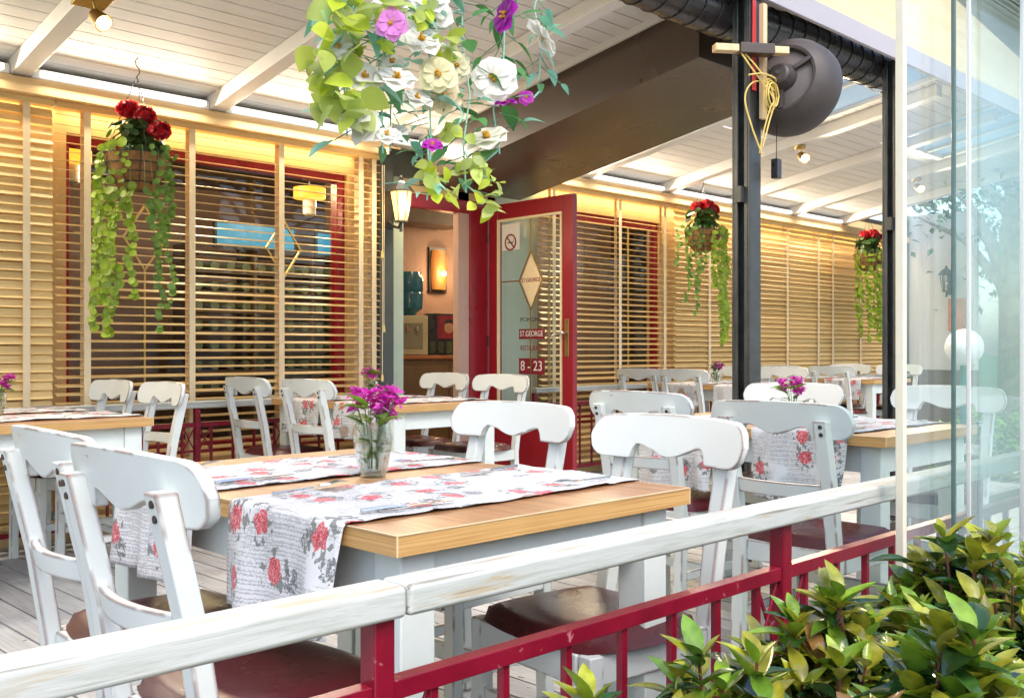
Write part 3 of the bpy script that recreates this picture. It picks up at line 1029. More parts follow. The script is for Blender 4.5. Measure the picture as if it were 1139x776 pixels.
def runner(tx, ty, yc, label, seed, hangL=.20, hangR=.20, wid=.385):
    rr = random.Random(seed)
    ph = [rr.uniform(0, 6.28) for _ in range(8)]
    nu, nv = 120, 26
    tot = .80 + hangL + hangR
    m = MB()
    vs, fs = [], []
    rad = .011
    for i in range(nu + 1):
        # finer steps round the table edges come from the arc mapping below
        s_ = -hangL + tot * i / nu
        for j in range(nv + 1):
            v = -wid / 2 + wid * j / nv
            slack = .0035 * math.sin(s_ * 14 + ph[0] + v * 6) * math.sin(v * 15 + ph[1]) + .002 * math.sin(s_ * 43 + ph[2]) * math.sin(v * 30 + ph[3])
            slack += .006 * max(0, math.sin(s_ * 7.5 + ph[4]) - .55) * max(0, (abs(v) - .09) / .1)
            slack += .0035 * sum(math.exp(-((s_ - q_) / .007) ** 2) for q_ in (.10 + ph[4] * .03, .38 + ph[5] * .02, .68)) + .003 * math.exp(-((v - .02) / .006) ** 2)
            edge_wob = .006 * math.sin(s_ * 6 + ph[5]) + .003 * math.sin(s_ * 21 + ph[6])
            vv = v + edge_wob * (1 if abs(v) > .1 else .6)
            top = .7618 + rad * .0
            if 0 <= s_ <= .8:
                x_, z_ = s_, .7635 + abs(slack) * .85
            else:
                side = -1 if s_ < 0 else 1
                q = -s_ if s_ < 0 else s_ - .8
                if q < rad * 1.57:
                    an = q / rad
                    ox, oz = rad * math.sin(an), -rad * (1 - math.cos(an))
                else:
                    ox, oz = rad, -rad - (q - rad * 1.57)
                hang = max(0, q - .015)
                ox += .017 * hang / .2 * (math.sin(v * 24 + ph[7] + q * 2) + 1.1) + .007 * hang / .2 * math.sin(v * 52 + ph[0] + q * 9)
                x_ = (0 if side < 0 else .8) + side * ox
                z_ = .7635 + oz + abs(slack) * max(0, 1 - q / .03)
                vv = vv * (1 - .08 * hang / .2)
            vs.append((x_ - .4, vv, z_))
            m.uv[len(vs) - 1] = (s_ + hangL + seed * .37, v + seed * .61)
    for i in range(nu):
        for j in range(nv):
            a = i * (nv + 1) + j
            fs.append((a, a + nv + 1, a + nv + 2, a + 1))
    m.add(vs, fs)
    o = m.build('table_runner', M['cloth'], None, smooth=True, angle=0)
    so = o.modifiers.new('thick', 'SOLIDIFY'); so.thickness = .0014; so.offset = 1
    o.location = (tx + .4, ty + yc, 0)
    tag(o, label, 'table runner', 'rose and script printed table runners')
    return o
T = [(1.0, 1.277, 'oak topped table in the foreground with the purple flower vase'),
     (3.29, 1.53, 'oak topped table at the right, seen partly through the glass panel'),
     (1.16, 4.22, 'oak topped table at the left edge before the closed blind'),
     (3.24, 4.17, 'oak topped table in the middle of the back row, left of the door'),
     (6.97, 4.19, 'oak topped table in the back row, right of the red door'),
     (9.22, 4.40, 'oak topped table in the farthest corner, beside the plain pillar')]
tp = make_table()
RL = ['front table, nearest the railing', 'front table, behind its vase', 'right hand table, nearest the railing', 'right hand table, beside the purple blossom',
      'left back table, nearer the viewer', 'left back table, nearer the wall', 'middle back table, nearer the viewer', 'middle back table, under the small flower jar',
      'table right of the door, nearer the viewer', 'table right of the door, nearer the blind', 'farthest corner table, nearer the viewer', 'farthest corner table, nearer the blind']
for k, (x_, y_, lab) in enumerate(T):
    if k == 0:
        tp.location = (x_, y_, 0); tp['label'] = lab
    else:
        dup(tp, lab, (x_, y_, 0))
    for q, yc in enumerate((.325, .855)):
        runner(x_, y_, yc, 'rose printed white runner on the ' + RL[k * 2 + q], k * 2 + q + 1, .205 if k != 1 else .26, .18)

# ------------------------------------------------------------------ cutlery
def make_fork():
    m = MB()
    m.tube([(0, 0, .004), (.05, 0, .0055), (.10, 0, .0065)], [.0042, .003, .0025], 6)
    m.bar((.10, 0, .0065), (.125, 0, .007), .006, .002, wd2=.020)
    m.bar((.125, 0, .007), (.142, 0, .010), .020, .002, wd2=.022)
    for k in range(4):
        yy = -.009 + .006 * k
        m.tube([(.141, yy, .010), (.165, yy, .013), (.188, yy, .011)], [.0015, .0014, .0008], 5)
    o = m.build('fork', M['chrome'], None, smooth=True)
    return o
def make_knife():
    m = MB()
    m.tube([(0, 0, .004), (.05, 0, .0045), (.095, 0, .0045)], [.0045, .0045, .0035], 6)
    vs = [(.095, -.003, .002), (.095, .008, .002), (.19, .009, .002), (.21, .003, .002), (.205, -.003, .002)]
    vs += [(a, b, .0035) for a, b, c in vs]
    m.add(vs, [(4, 3, 2, 1, 0), (5, 6, 7, 8, 9)] + [(j, (j + 1) % 5, 5 + (j + 1) % 5, 5 + j) for j in range(5)])
    return m.build('knife', M['chrome'], None, smooth=True)
fk, kn = make_fork(), make_knife()
ff, kf = True, True
SET = []
for k, (x_, y_, lab) in enumerate(T[:4]):
    for q, yc in enumerate((.325, .855)):
        SET.append((k, q, x_ + .06, y_ + yc, 0)); SET.append((k, q, x_ + .74, y_ + yc, math.pi))
places = ['front table', 'right hand table', 'left back table', 'middle back table']
for (k, q, x_, y_, a) in SET:
    side = 'left' if a == 0 else 'right'
    row = ('runner by the railing', 'runner behind the vase')[q] if k == 0 else ('nearer runner', 'farther runner')[q]
    s = 1 if a == 0 else -1
    lab = f'steel fork on the {places[k]}, {side} end of the {row}'
    o = fk if ff else fk.copy()
    if not ff: col.objects.link(o)
    ff = False
    o.location = (x_, y_ + s * .15, .7685); o.rotation_euler = (0, 0, a + rnd.uniform(-.1, .1))
    tag(o, lab, 'fork', 'forks laid on the tables')
    lab = f'steel knife on the {places[k]}, {side} end of the {row}'
    o = kn if kf else kn.copy()
    if not kf: col.objects.link(o)
    kf = False
    o.location = (x_, y_ - s * .145, .7685); o.rotation_euler = (0, 0, a + rnd.uniform(-.1, .1))
    tag(o, lab, 'knife', 'knives laid on the tables')

# ------------------------------------------------------------------ vases with flowers
def vase(loc, label, h=.115, r=.043):
    t = thing('glass_vase', label, 'vase', loc, 0, 'small glass vases on the tables')
    pr = [(.001, .004), (r * .62, .004), (r * .66, .012), (r * .86, h * .40), (r * .98, h * .72), (r * .90, h), (r * .90 + .002, h), (r * 1.03, h * .72), (r * .91, h * .40), (r * .72, .008), (r * .66, 0), (.001, 0)]
    MB().lathe(pr, 28).build('glass', M['vaseglass'], t, smooth=True, angle=60)
    return t
PUR = [(.62, .02, .40), (.74, .06, .52), (.52, .015, .32), (.80, .20, .60)]
GRN = [(.20, .40, .03), (.28, .50, .05), (.12, .28, .03), (.34, .52, .06)]
def bunch(loc, label, seed, n=9, R0=.05, H=.15, dark=1.0, big=1.0):
    rr = random.Random(seed)
    t = thing('flower_bunch', label, 'flowers', loc, 0, 'purple flowers in vases')
    st = MB(); lv = MB()
    for k in range(n):
        a = rr.uniform(0, 6.28); b = rr.uniform(.3, 1)
        top = Vector((math.cos(a) * R0 * b * big, math.sin(a) * R0 * b * big, H * rr.uniform(.78, 1.12)))
        st.tube([(math.cos(a) * .012, math.sin(a) * .012, .012), (math.cos(a) * .016, math.sin(a) * .016, H * .5), top], [.0016, .0014, .001], 5)
        if k < n * .75:
            fl = MB()
            for c_ in range(rr.randint(3, 5)):
                cc = top + Vector((rr.uniform(-1, 1), rr.uniform(-1, 1), rr.uniform(-.4, .9))) * .015 * big
                for p in range(6):
                    an = p * 1.047 + rr.uniform(-.2, .2)
                    d = Vector((math.cos(an), math.sin(an), rr.uniform(-.5, 1.4)))
                    fl.leaf(cc, d, (rr.uniform(-1, 1), rr.uniform(-1, 1), 1), .019 * big * rr.uniform(.8, 1.2), .011 * big, .2, .3, tuple(x * dark for x in rr.choice(PUR)), 3)
            fl.build('blossom', M['petal'], t, smooth=True, angle=0)
    for k in range(n + 8):
        a = rr.uniform(0, 6.28)
        z = rr.uniform(.02, H * .95)
        b = Vector((math.cos(a) * .016, math.sin(a) * .016, z))
        d = Vector((math.cos(a), math.sin(a), rr.uniform(.2, 1.2)))
        inside = z < .10
        lv.leaf(b, d, (0, 0, 1), .036 if inside else rr.uniform(.045, .065) * big, .022 if inside else .040 * big, .15, .3, tuple(x * dark for x in rr.choice(GRN)), 5)
    st.build('stems', M['stem'], t, smooth=True)
    lv.build('leaves', M['leaf'], t, smooth=True, angle=0)
    return t
VS = [((1.42, 1.905, .760), 'clear glass vase on the front table between the two runners', .125, 'purple flowers in the clear vase on the front table', .052, 1.0),
      ((3.72, 2.13, .760), 'small glass vase on the right hand table behind the white chairs', .085, 'purple blossom with long green leaves on the right hand table', .06, 1.0),
      ((3.65, 4.91, .7665), 'small glass jar on the middle back table', .10, 'purple flowers in the jar on the middle back table', .055, .9),
      ((1.50, 4.79, .7665), 'glass vase on the table at the left photo edge', .10, 'purple flowers on the table at the left photo edge', .055, .8),
      ((7.36, 4.95, .7665), 'small glass vase on the table beside the cable pillar', .09, 'dark purple flowers on the table beside the cable pillar', .055, .55)]
for k, (loc, l1, h, l2, r0, dk_) in enumerate(VS):
    vase(loc, l1, h, .0455 if k == 0 else .040)
    bunch((loc[0], loc[1], loc[2] + .006), l2, 20 + k, 14 if k == 0 else 9, r0, .165 if k == 0 else .145, dk_, 1.22)

# ------------------------------------------------------------------ hanging baskets
def basket(x, y, zrim, label, pl_label, vn_label, seed, big=1.0, side=1, vine_len=1.0):
    rr = random.Random(seed)
    t = thing('hanging_basket', label, 'hanging basket', (x, y, zrim), 0, 'hanging baskets under the roof edge')
    r = .165
    MB().lathe([(.001, -.185), (.085, -.18), (.13, -.12), (.155, -.05), (.165, .0), (.155, .0), (.12, -.02), (.001, -.02)], 28).build('liner', M['coir'], t, smooth=True, angle=60)
    wf = MB()
    for z, q in ((.003, .169), (-.05, .160), (-.10, .144), (-.15, .112)):
        wf.tube([(q * math.cos(k * math.pi / 12), q * math.sin(k * math.pi / 12), z) for k in range(25)], .0028, 5, cap=False)
    for k in range(10):
        a = k * math.pi / 5
        wf.tube([(q * math.cos(a), q * math.sin(a), z) for z, q in ((.003, .171), (-.05, .162), (-.10, .146), (-.15, .114), (-.187, .06), (-.19, .01))], .0024, 5)
    wf.build('wire_frame', M['iron'], t, smooth=True)
    zt = zr(y) + .088 - zrim
    ch = MB()
    for k in range(3):
        a = k * 2.094 + .4
        p0, p1 = Vector((.168 * math.cos(a), .168 * math.sin(a), 0)), Vector((0, 0, zt - .10))
        for q in range(12):
            f0, f1 = q / 12, (q + .9) / 12
            ch.tube([p0.lerp(p1, f0), p0.lerp(p1, (f0 + f1) / 2) + Vector((.003 if q % 2 else -.003, .003, 0)), p0.lerp(p1, f1)], .0022, 4)
    ch.build('chain', M['iron'], t, smooth=True)
    MB().tube([(0, 0, zt - .105), (.014, 0, zt - .085), (.012, 0, zt - .06), (-.004, 0, zt - .045), (-.008, 0, zt - .02), (.004, 0, zt - .006), (0, 0, zt)], .0032, 6).build('hook', M['iron'], t, smooth=True)
    # geranium
    g = thing('geranium_plant', pl_label, 'plant', (x, y, zrim - .02), 0, 'red geraniums in the baskets')
    lv = MB(); st = MB()
    for k in range(130):
        a = rr.uniform(0, 6.28); q = rr.uniform(.01, .15) * big; z = rr.uniform(.02, .21)
        c = Vector((math.cos(a) * q, math.sin(a) * q, z))
        d = rr.uniform(.6, 1.3)
        lv.disc(c, (math.cos(a) * .8 + rr.uniform(-.4, .4), math.sin(a) * .8 + rr.uniform(-.4, .4), .7), .034 * d, 9, tuple(v_ * rr.uniform(.6, 1.3) for v_ in (.045, .105, .018)), .25)
        if k % 4 == 0: st.tube([(0, 0, 0), c], .002, 4)
    lv.build('leaves', M['leaf'], g, smooth=True, angle=0)
    heads = [(-.04, -.02, .27), (.055, -.03, .235), (.14, -.05, .15)] if side == 1 else [(-.05, 0, .24), (.03, -.05, .25), (.10, .03, .22)]
    for (hx, hy, hz) in heads:
        h = MB()
        # turn the offsets so they spread across the view
        px_, py_ = hx * .712 + hy * .7, -hx * .702 + hy * .7
        for k in range(95):
            v_ = Vector((rr.gauss(0, 1), rr.gauss(0, 1), rr.gauss(0, 1))).normalized()
            c = Vector((px_, py_, hz)) + Vector((v_.x, v_.y, v_.z * .75)) * .058 * rr.uniform(.8, 1.05)
            h.disc(c, v_ + Vector((rr.uniform(-.5, .5), rr.uniform(-.5, .5), rr.uniform(-.5, .5))), .019, 6, tuple(q * rr.uniform(.6, 1.15) for q in (.62, .012, .028)), .4)
        h.build('flower_head', M['petal'], g, smooth=True, angle=0)
        st.tube([(0, 0, .02), (px_ * .6, py_ * .6, hz * .6), (px_, py_, hz)], .003, 5)
    st.build('stems', M['stem'], g, smooth=True)
    # trailing vines
    v = thing('trailing_vine', vn_label, 'plant', (x, y, zrim), 0, 'trailing vines in the baskets')
    vs_, vl = MB(), MB()
    if side == 1: ST = [(-1.08, .84, 1), (-.92, .97, 1), (-.80, .88, 1), (-.45, 1.0, 1), (-.32, .90, 1), (.0, .32, 1), (.14, .78, 1), (.50, .40, 0), (.70, .72, 0), (.84, .98, 0), (.97, .84, 0), (1.1, .5, 0)]
    elif side == 2: ST = [(-1.2, .30, 0), (-.9, .42, 0), (-.7, .62, 0), (-.5, .55, 0), (-.3, .72, 0), (-.1, .35, 0), (.3, .5, 1), (.62, .9, 1), (.78, 1.0, 1), (.92, .96, 1), (1.05, .92, 1), (1.15, .7, 1)]
    else: ST = [(-.9, .72, 1), (-.7, .95, 1), (-.5, .8, 1), (-.3, .98, 1), (-.1, .85, 1), (.1, 1.0, 1), (.3, .9, 1), (.5, .7, 1), (.68, .97, 1), (.85, .8, 1), (1.0, .95, 1)]
    for k, (u, ln, lime) in enumerate(ST):
        ln *= vine_len
        ox = u * .180
        dp_ = math.sqrt(max(0, 1 - min(1, u * u))) * .17 + .015
        px_, py_ = ox * .712 - dp_ * .70, -ox * .702 - dp_ * .71
        pts = [(px_ * .6, py_ * .6, .0), (px_ * .9, py_ * .9, .035), (px_ * 1.03, py_ * 1.03, .0)]
        sw = rr.uniform(-.05, .05)
        steps = int(ln / .026)
        for s_ in range(1, steps + 1):
            pts.append((px_ * 1.03 + sw * (s_ / steps) ** 1.5 + .008 * math.sin(s_ * .5 + k * 2), py_ * 1.03 - sw * .5 * (s_ / steps) ** 1.5 + .008 * math.cos(s_ * .45 + k), -s_ * .026))
        vs_.tube(pts, .0016, 4)
        for p in pts[1:]:
            if p[2] > -.20 and abs(u) < .85 and rr.random() < .62: continue
            for e in range(2 if lime and rr.random() < .40 else 1):
                c = Vector(p) + Vector((rr.uniform(-1, 1), rr.uniform(-1, 1), rr.uniform(-.6, .6))) * .017
                base = (.33, .47, .03) if lime else (.17, .31, .04)
                f = rr.uniform(.65, 1.2)
                vl.disc(c, (rr.uniform(-.6, .3) - .4, rr.uniform(-.8, .1) - .4, rr.uniform(-.1, .9)), rr.uniform(.015, .027) * (1 if lime else .85), 9, tuple(q_ * f for q_ in base), .22)
    vs_.build('stems', M['stem'], v, smooth=True)
    vl.build('leaves', M['leaf'], v, smooth=True, angle=0)
basket(2.36, 5.28, 2.10, 'coir lined hanging basket over the big window, nearest of the three', 'red geranium in the basket over the big window', 'lime green vine trailing in front of the big window', 3, 1.0, 1, .98)
basket(7.62, 5.26, 2.13, 'coir lined hanging basket left of the cable pillar', 'red geranium in the basket left of the cable pillar', 'long green vine hanging left of the cable pillar', 4, 1.0, 2, 1.05)
basket(10.84, 5.24, 2.13, 'coir lined hanging basket beside the plain pillar, the farthest one', 'red geranium in the farthest basket beside the plain pillar', 'yellow green vine curtain beside the plain pillar', 5, 1.0, 3, 1.0)

# ------------------------------------------------------------------ red door with its lettering
DW, DH = .90, 2.10
dr = thing('entrance_door', 'red framed glass door standing open with opening hours on it', 'door', (5.392, 5.70, .075), R(-91.5))
# local x runs from the hinge to the free edge, local -y looks at the viewer
st = MB()
st.span(0, .10, -.024, .024, 0, DH).span(DW - .105, DW, -.024, .024, 0, DH).span(.10, DW - .105, -.024, .024, DH - .12, DH).span(.10, DW - .105, -.024, .024, 0, .42)
st.build('leaf_frame', M['doorred'], dr, bevel=.005)
MB().span(.10, .118, -.030, -.012, .42, DH - .12).span(DW - .123, DW - .105, -.030, -.012, .42, DH - .12).span(.118, DW - .123, -.030, -.012, DH - .138, DH - .12).build('glazing_bead', M['tape'], dr)
MB().span(.10, DW - .105, -.005, .005, .42, DH - .12).build('pane', M['winglass'], dr)
FY = -.009
zc = 1.50
dm = MB()
P = [(.33, FY, zc), (.455, FY, zc + .225), (.58, FY, zc), (.455, FY, zc - .225)]
for p, q in zip(P, P[1:] + P[:1]): dm.bar(p, q, .012, .005, (0, 1, 0))
dm.bar((.12, FY, zc), P[0], .010, .005, (0, 1, 0)).bar(P[2], (DW - .125, FY, zc), .010, .005, (0, 1, 0))
dm.bar((.455, FY, .43), P[3], .010, .005, (0, 1, 0)).bar(P[1], (.455, FY, DH - .13), .010, .005, (0, 1, 0))
dm.build('diamond_bar', M['brass'], dr)
MB().add([(.345, -.0065, zc), (.455, -.0065, zc + .20), (.565, -.0065, zc), (.455, -.0065, zc - .20)], [(0, 1, 2, 3)])
mp_ = MB(); mp_.add([(.345, -.0068, zc), (.455, -.0068, zc - .20), (.565, -.0068, zc), (.455, -.0068, zc + .20)], [(0, 1, 2, 3)])
mp_.add([(.345, -.0055, zc), (.455, -.0055, zc - .20), (.565, -.0055, zc), (.455, -.0055, zc + .20)], [(3, 2, 1, 0)])
mp_.build('diamond_panel', M['tape'], dr)
def text(body, x, z, size, mat, parent, y=-.0115, ext=.0008, rx=R(90), sx=1.0, rz=0):
    c = bpy.data.curves.new('lettering', 'FONT')
    c.body = body; c.size = size; c.extrude = ext; c.align_x = 'CENTER'; c.align_y = 'CENTER'
    o = bpy.data.objects.new('lettering', c)
    c.materials.append(mat)
    col.objects.link(o)
    o.parent = parent
    o.location = (x, y, z); o.rotation_euler = (rx, 0, rz); o.scale = (sx, 1, 1)
    return o
text('ST.GEORGE', .455, zc, .044, M['textred'], dr, -.0085, sx=.9)
text('POMORIE', .455, 1.205, .045, M['textdark'], dr, -.008, sx=1.2)
MB().span(.325, .60, -.0085, -.0055, 1.06, 1.135).build('name_plate', M['textred'], dr)
text('ST.GEORGE', .4625, 1.098, .060, M['textwhite'], dr, sx=.80)
text('RESTAURANT', .4625, .99, .056, M['textred'], dr, -.008, sx=.70)
MB().span(.325, .60, -.0085, -.0055, .795, .915).build('hours_plate', M['textred'], dr)
text('8 - 23', .4625, .855, .105, M['textwhite'], dr, sx=.95)
sm = MB()
sp_ = []
for k in range(10):
    a = math.pi / 2 + k * math.pi / 5; q = .05 if k % 2 == 0 else .021
    sp_.append((.38 + q * math.cos(a), -.0085, .69 + q * math.sin(a)))
sp_.append((.38, -.0085, .69))
sm.add(sp_, [(10, k, (k + 1) % 10) for k in range(10)])
sm.build('star_sticker', M['mintwall'], dr)
MB().span(.135, .33, -.0085, -.006, 1.74, 1.94).build('notice', M['sign'], dr)
ns = MB()
ns.lathe([(.052, -.001), (.064, -.001), (.064, .001), (.052, .001), (.052, -.001)], 32, Matrix.Translation((.232, -.0105, 1.80)) @ Matrix.Rotation(R(90), 4, 'X'), cap=False)
ns.bar((.192, -.0105, 1.842), (.272, -.0105, 1.758), .011, .002, (0, 1, 0))
ns.build('no_smoking_sign', M['textred'], dr)
cg = MB(); cg.span(.200, .262, -.0098, -.0088, 1.793, 1.803).bar((.262, -.0092, 1.803), (.268, -.0092, 1.828), .003, .001, (0, 1, 0)); cg.build('cigarette_mark', M['textdark'], dr)
hd = MB()
hd.span(DW - .078, DW - .036, -.030, -.0245, .93, 1.20).build('handle_plate', M['brass'], dr, bevel=.004)
MB().tube([(DW - .057, -.028, 1.10), (DW - .057, -.065, 1.10), (DW - .08, -.072, 1.10), (DW - .18, -.068, 1.075)], [.010, .009, .009, .007], 10).build('handle', M['chrome'], dr, smooth=True)
for z in (.3, 1.05, 1.85):
    MB().lathe([(.001, -.04), (.009, -.04), (.009, .04), (.001, .04)], 10, c=(-.004, -.024, z)).build('hinge', M['bolt'], dr, smooth=True)

# ------------------------------------------------------------------ wall lantern by the door, another on the end wall
def lamp_light(loc, e, r=.03, c=(1, .78, .48), name='lamp'):
    l = bpy.data.lights.new(name, 'POINT'); l.energy = e; l.color = c; l.shadow_soft_size = r
    o = bpy.data.objects.new(name, l); col.objects.link(o); o.location = loc
    return o
def wall_lantern(loc, rz, label, lit):
    t = thing('wall_lantern', label, 'lantern', loc, rz, 'old style wall lanterns')
    MB().span(-.02, 0, -.045, .045, -.13, .13).build('back_plate', M['iron'], t, bevel=.004)
    MB().tube([(-.02, 0, -.08), (-.07, 0, -.12), (-.13, 0, -.135), (-.155, 0, -.10)], .010, 8).tube([(-.155, 0, -.165), (-.155, 0, -.10)], [.012, .009], 8).build('arm', M['iron'], t, smooth=True)
    C_ = (-.155, 0, 0)
    fr = MB()
    for k in range(6):
        a = k * math.pi / 3
        fr.bar((C_[0] + .042 * math.cos(a), .042 * math.sin(a), -.09), (C_[0] + .076 * math.cos(a), .076 * math.sin(a), .11), .007, .007)
    fr.lathe([(.001, -.10), (.046, -.10), (.048, -.088), (.001, -.088)], 6, c=C_)
    fr.lathe([(.092, .108), (.094, .118), (.055, .165), (.018, .190), (.012, .215), (.001, .225)], 6, c=C_)
    fr.build('cage', M['iron'], t)
    MB().lathe([(.038, -.087), (.071, .107)], 6, c=C_).build('glass', M['lampglass'] if lit else M['winglass'], t)
    MB().ball((C_[0], 0, .0), .024, 12).build('bulb', M['bulb'] if lit else M['globe'], t, smooth=True)
    return t
wall_lantern((4.325, 5.635, 2.035), R(90), 'lit black carriage lantern on the dark post left of the open doorway', True)
lamp_light((4.325, 5.37, 2.04), 4, .06, name='lantern_glow')

# ------------------------------------------------------------------ ceiling spotlights
def spot(x, y, label, aim, square=False):
    z = zr(y)
    t = thing('ceiling_spotlight', label, 'spotlight', (x, y, z), 0, 'small lit spotlights on the rafters')
    if square: MB().box((0, 0, -.006), (.15, .15, .012), Matrix.Rotation(-.173, 4, 'X')).build('base', M['brass'], t, bevel=.003)
    else: MB().lathe([(.001, -.028), (.035, -.028), (.045, -.018), (.047, 0), (.001, 0)], 20).build('base', M['brass'], t, smooth=True)
    MB().tube([(0, 0, -.012), (.012, 0, -.05), (.02, -.01, -.085)], .006, 8).build('arm', M['brass'], t, smooth=True)
    d = Vector(aim).normalized()
    q = d.to_track_quat('Z', 'Y').to_matrix().to_4x4()
    Mx = Matrix.Translation((.02, -.01, -.085)) @ q
    MB().lathe([(.001, -.045), (.026, -.04), (.034, -.01), (.043, .045), (.039, .045), (.030, -.005), (.001, -.01)], 20, Mx).build('shade', M['brass'], t, smooth=True)
    MB().ball((0, 0, .016), .026, 12, M=Mx).build('bulb', M['bulb'], t, smooth=True)
    l = bpy.data.lights.new('spot_glow', 'SPOT'); l.spot_size = R(165); l.spot_blend = 1; l.energy = 26 if square else 45; l.color = (1, .80, .52); l.shadow_soft_size = .03
    o = bpy.data.objects.new('spot_glow', l); col.objects.link(o)
    o.location = Vector((x, y, z)) + Vector((.02, -.01, -.085)) + d * .075
    o.rotation_euler = (-d).to_track_quat('Z', 'Y').to_euler()
spot(1.86, 4.62, 'lit square based spotlight on the rafter at the upper left', (.25, -.75, -.65), True)
spot(5.72, 4.15, 'small lit spotlight right of the brown boxed beam', (.15, -.8, -.55))
spot(7.50, 4.22, 'lit spotlight on the rafter between the two dark pillars', (-.35, -.75, -.5))
spot(9.74, 4.22, 'lit spotlight seen through the glass panel edge', (-.35, -.75, -.5))

# warm strip lights tucked behind the lintel beam, washing the wall behind the blinds
for k, (a_, b_) in enumerate(((.4, 2.1), (2.15, 4.1), (5.9, 7.7), (7.7, 9.8), (9.8, 13.0))):
    l = bpy.data.lights.new('strip_glow', 'AREA'); l.shape = 'RECTANGLE'; l.size = b_ - a_; l.size_y = .03
    l.energy = .8 * (b_ - a_); l.color = (1, .80, .45)
    o = bpy.data.objects.new('strip_glow', l); col.objects.link(o)
    o.location = ((a_ + b_) / 2, 5.690, 2.396)

# ------------------------------------------------------------------ fan, heater bar and cables on the pillar
fn = thing('patio_fan', 'charcoal drum fan clamped to the dark pillar, seen from behind', 'fan', (4.44, 2.80, 2.44))
ax = Vector((.90, .17, -.16)).normalized()
q = ax.to_track_quat('Z', 'Y').to_matrix().to_4x4()
Mf = Matrix.Translation((.17, -.13, -.015)) @ q
MB().lathe([(.150, -.050), (.158, -.066), (.172, -.068), (.205, -.045), (.240, .01), (.252, .07), (.256, .10), (.248, .12), (.238, .12), (.240, .09), (.20, .0), (.15, -.035), (.150, -.050)], 48, Mf, cap=False).build('housing', M['fan'], fn, smooth=True, angle=35)
MB().lathe([(.072, -.060), (.148, -.042), (.148, -.036), (.072, -.05), (.072, -.060)], 40, Mf, cap=False).build('back_plate', M['fan2'], fn, smooth=True, angle=35)
MB().lathe([(.001, -.125), (.040, -.124), (.052, -.116), (.058, -.10), (.070, -.075), (.076, -.06), (.07, .0), (.001, .0)], 32, Mf).build('motor', M['fan'], fn, smooth=True, angle=30)
for k in range(3):
    a = k * 2.094 + .5
    MB().bar(Mf @ Vector((.07 * math.cos(a), .07 * math.sin(a), -.072)), Mf @ Vector((.165 * math.cos(a), .165 * math.sin(a), -.066)), .022, .016, ax).build('spoke', M['fan'], fn)
bl = MB()
for k in range(4):
    a = k * math.pi / 2
    bl.bar(Mf @ Vector((.05 * math.cos(a), .05 * math.sin(a), .03)), Mf @ Vector((.215 * math.cos(a + .2), .215 * math.sin(a + .2), .055)), .10, .004, (Mf.to_3x3() @ Vector((.5 * math.sin(a), -.5 * math.cos(a), 1))), wd2=.13)
bl.build('blades', M['fan'], fn)
MB().lathe([(.001, -.136), (.012, -.136), (.012, -.129), (.001, -.129)], 12, Mf).build('axle_cap', M['chrome'], fn)
MB().bar((.055, -.02, -.02), tuple(Mf @ Vector((0, 0, -.10))), .035, .05).build('arm', M['steel'], fn, bevel=.004)
ht = thing('heater_bar', 'short dark heater bar with pine ends fixed across the pillar top', 'heater', (4.36, 2.70, 2.545))
dvec = Vector((.6, -.42, 0)).normalized()
def hb(a, b, w_, h_, nm, mt):
    MB().bar(dvec * a, dvec * b, w_, h_).build(nm, mt, ht, bevel=.004)
hb(-.09, .09, .075, .052, 'casing', M['brown']); hb(-.215, -.092, .055, .036, 'end_block', M['pinewood']); hb(.092, .17, .055, .036, 'end_block', M['pinewood'])
o = thing('timber_batten', 'pale upright pine batten tied to the cable pillar', 'batten', (4.46, 2.715, 0))
MB().span(-.018, .018, -.012, .012, 2.22, 2.80).build('strip', M['pinewood'], o)
o = thing('tape_strip', 'red tape strip stuck down the dark pillar', 'tape', (4.412, 2.738, 0))
MB().span(-.016, .016, -.003, .003, 2.36, 2.84).build('strip', M['redtape'], o)
cbm = thing('cable_bundle', 'tangled yellow cables looped round the dark pillar', 'cable', (4.40, 2.70, 2.36))
rr = random.Random(5)
def cab(pts, nm='cable', r=.0042):
    # smooth curve through the points
    P = [Vector(p) for p in pts]
    out = []
    for i in range(len(P) - 1):
        p0, p1, p2, p3 = P[max(i - 1, 0)], P[i], P[i + 1], P[min(i + 2, len(P) - 1)]
        for s_ in range(8):
            t_ = s_ / 8
            out.append(.5 * ((2 * p1) + (-p0 + p2) * t_ + (2 * p0 - 5 * p1 + 4 * p2 - p3) * t_ ** 2 + (-p0 + 3 * p1 - 3 * p2 + p3) * t_ ** 3))
    out.append(P[-1])
    MB().tube(out, r, 6).build(nm, M['cable'], cbm, smooth=True)
cab([(-.12, .05, .20), (-.06, .0, .12), (.0, -.03, .05), (.06, -.04, 0), (.12, -.03, .01), (.16, -.06, .03)])
cab([(-.13, .05, .20), (-.09, .0, .10), (-.02, -.03, .02), (.05, -.05, -.06), (.02, -.04, -.18), (-.02, -.03, -.30)])
cab([(-.02, -.03, -.34), (-.07, .0, -.20), (-.10, .02, -.06), (-.06, .0, .02), (.02, -.04, .02), (.05, -.05, -.06), (.02, -.05, -.10), (-.01, -.03, -.22), (-.03, -.02, -.33)])
cab([(-.10, .0, .05), (-.04, -.04, .06), (.04, -.06, .05), (.10, -.04, .04), (.17, -.05, .01)])
for k in range(3):
    cab([(.05 + .05 * math.cos(a), -.05 + .012 * k, -.03 + (.06 + .012 * k) * math.sin(a)) for a in [i * 1.05 for i in range(7)]], 'loop', .004)
o = thing('pull_switch', 'small black pull switch on a cord below the fan', 'switch', (4.56, 2.70, 1.98))
MB().span(-.022, .022, -.02, .02, -.05, .05).build('box', M['black'], o, bevel=.005)
MB().tube([(0, 0, .05), (.004, 0, .2), (0, 0, .32)], .0025, 5).build('string', M['black'], o)

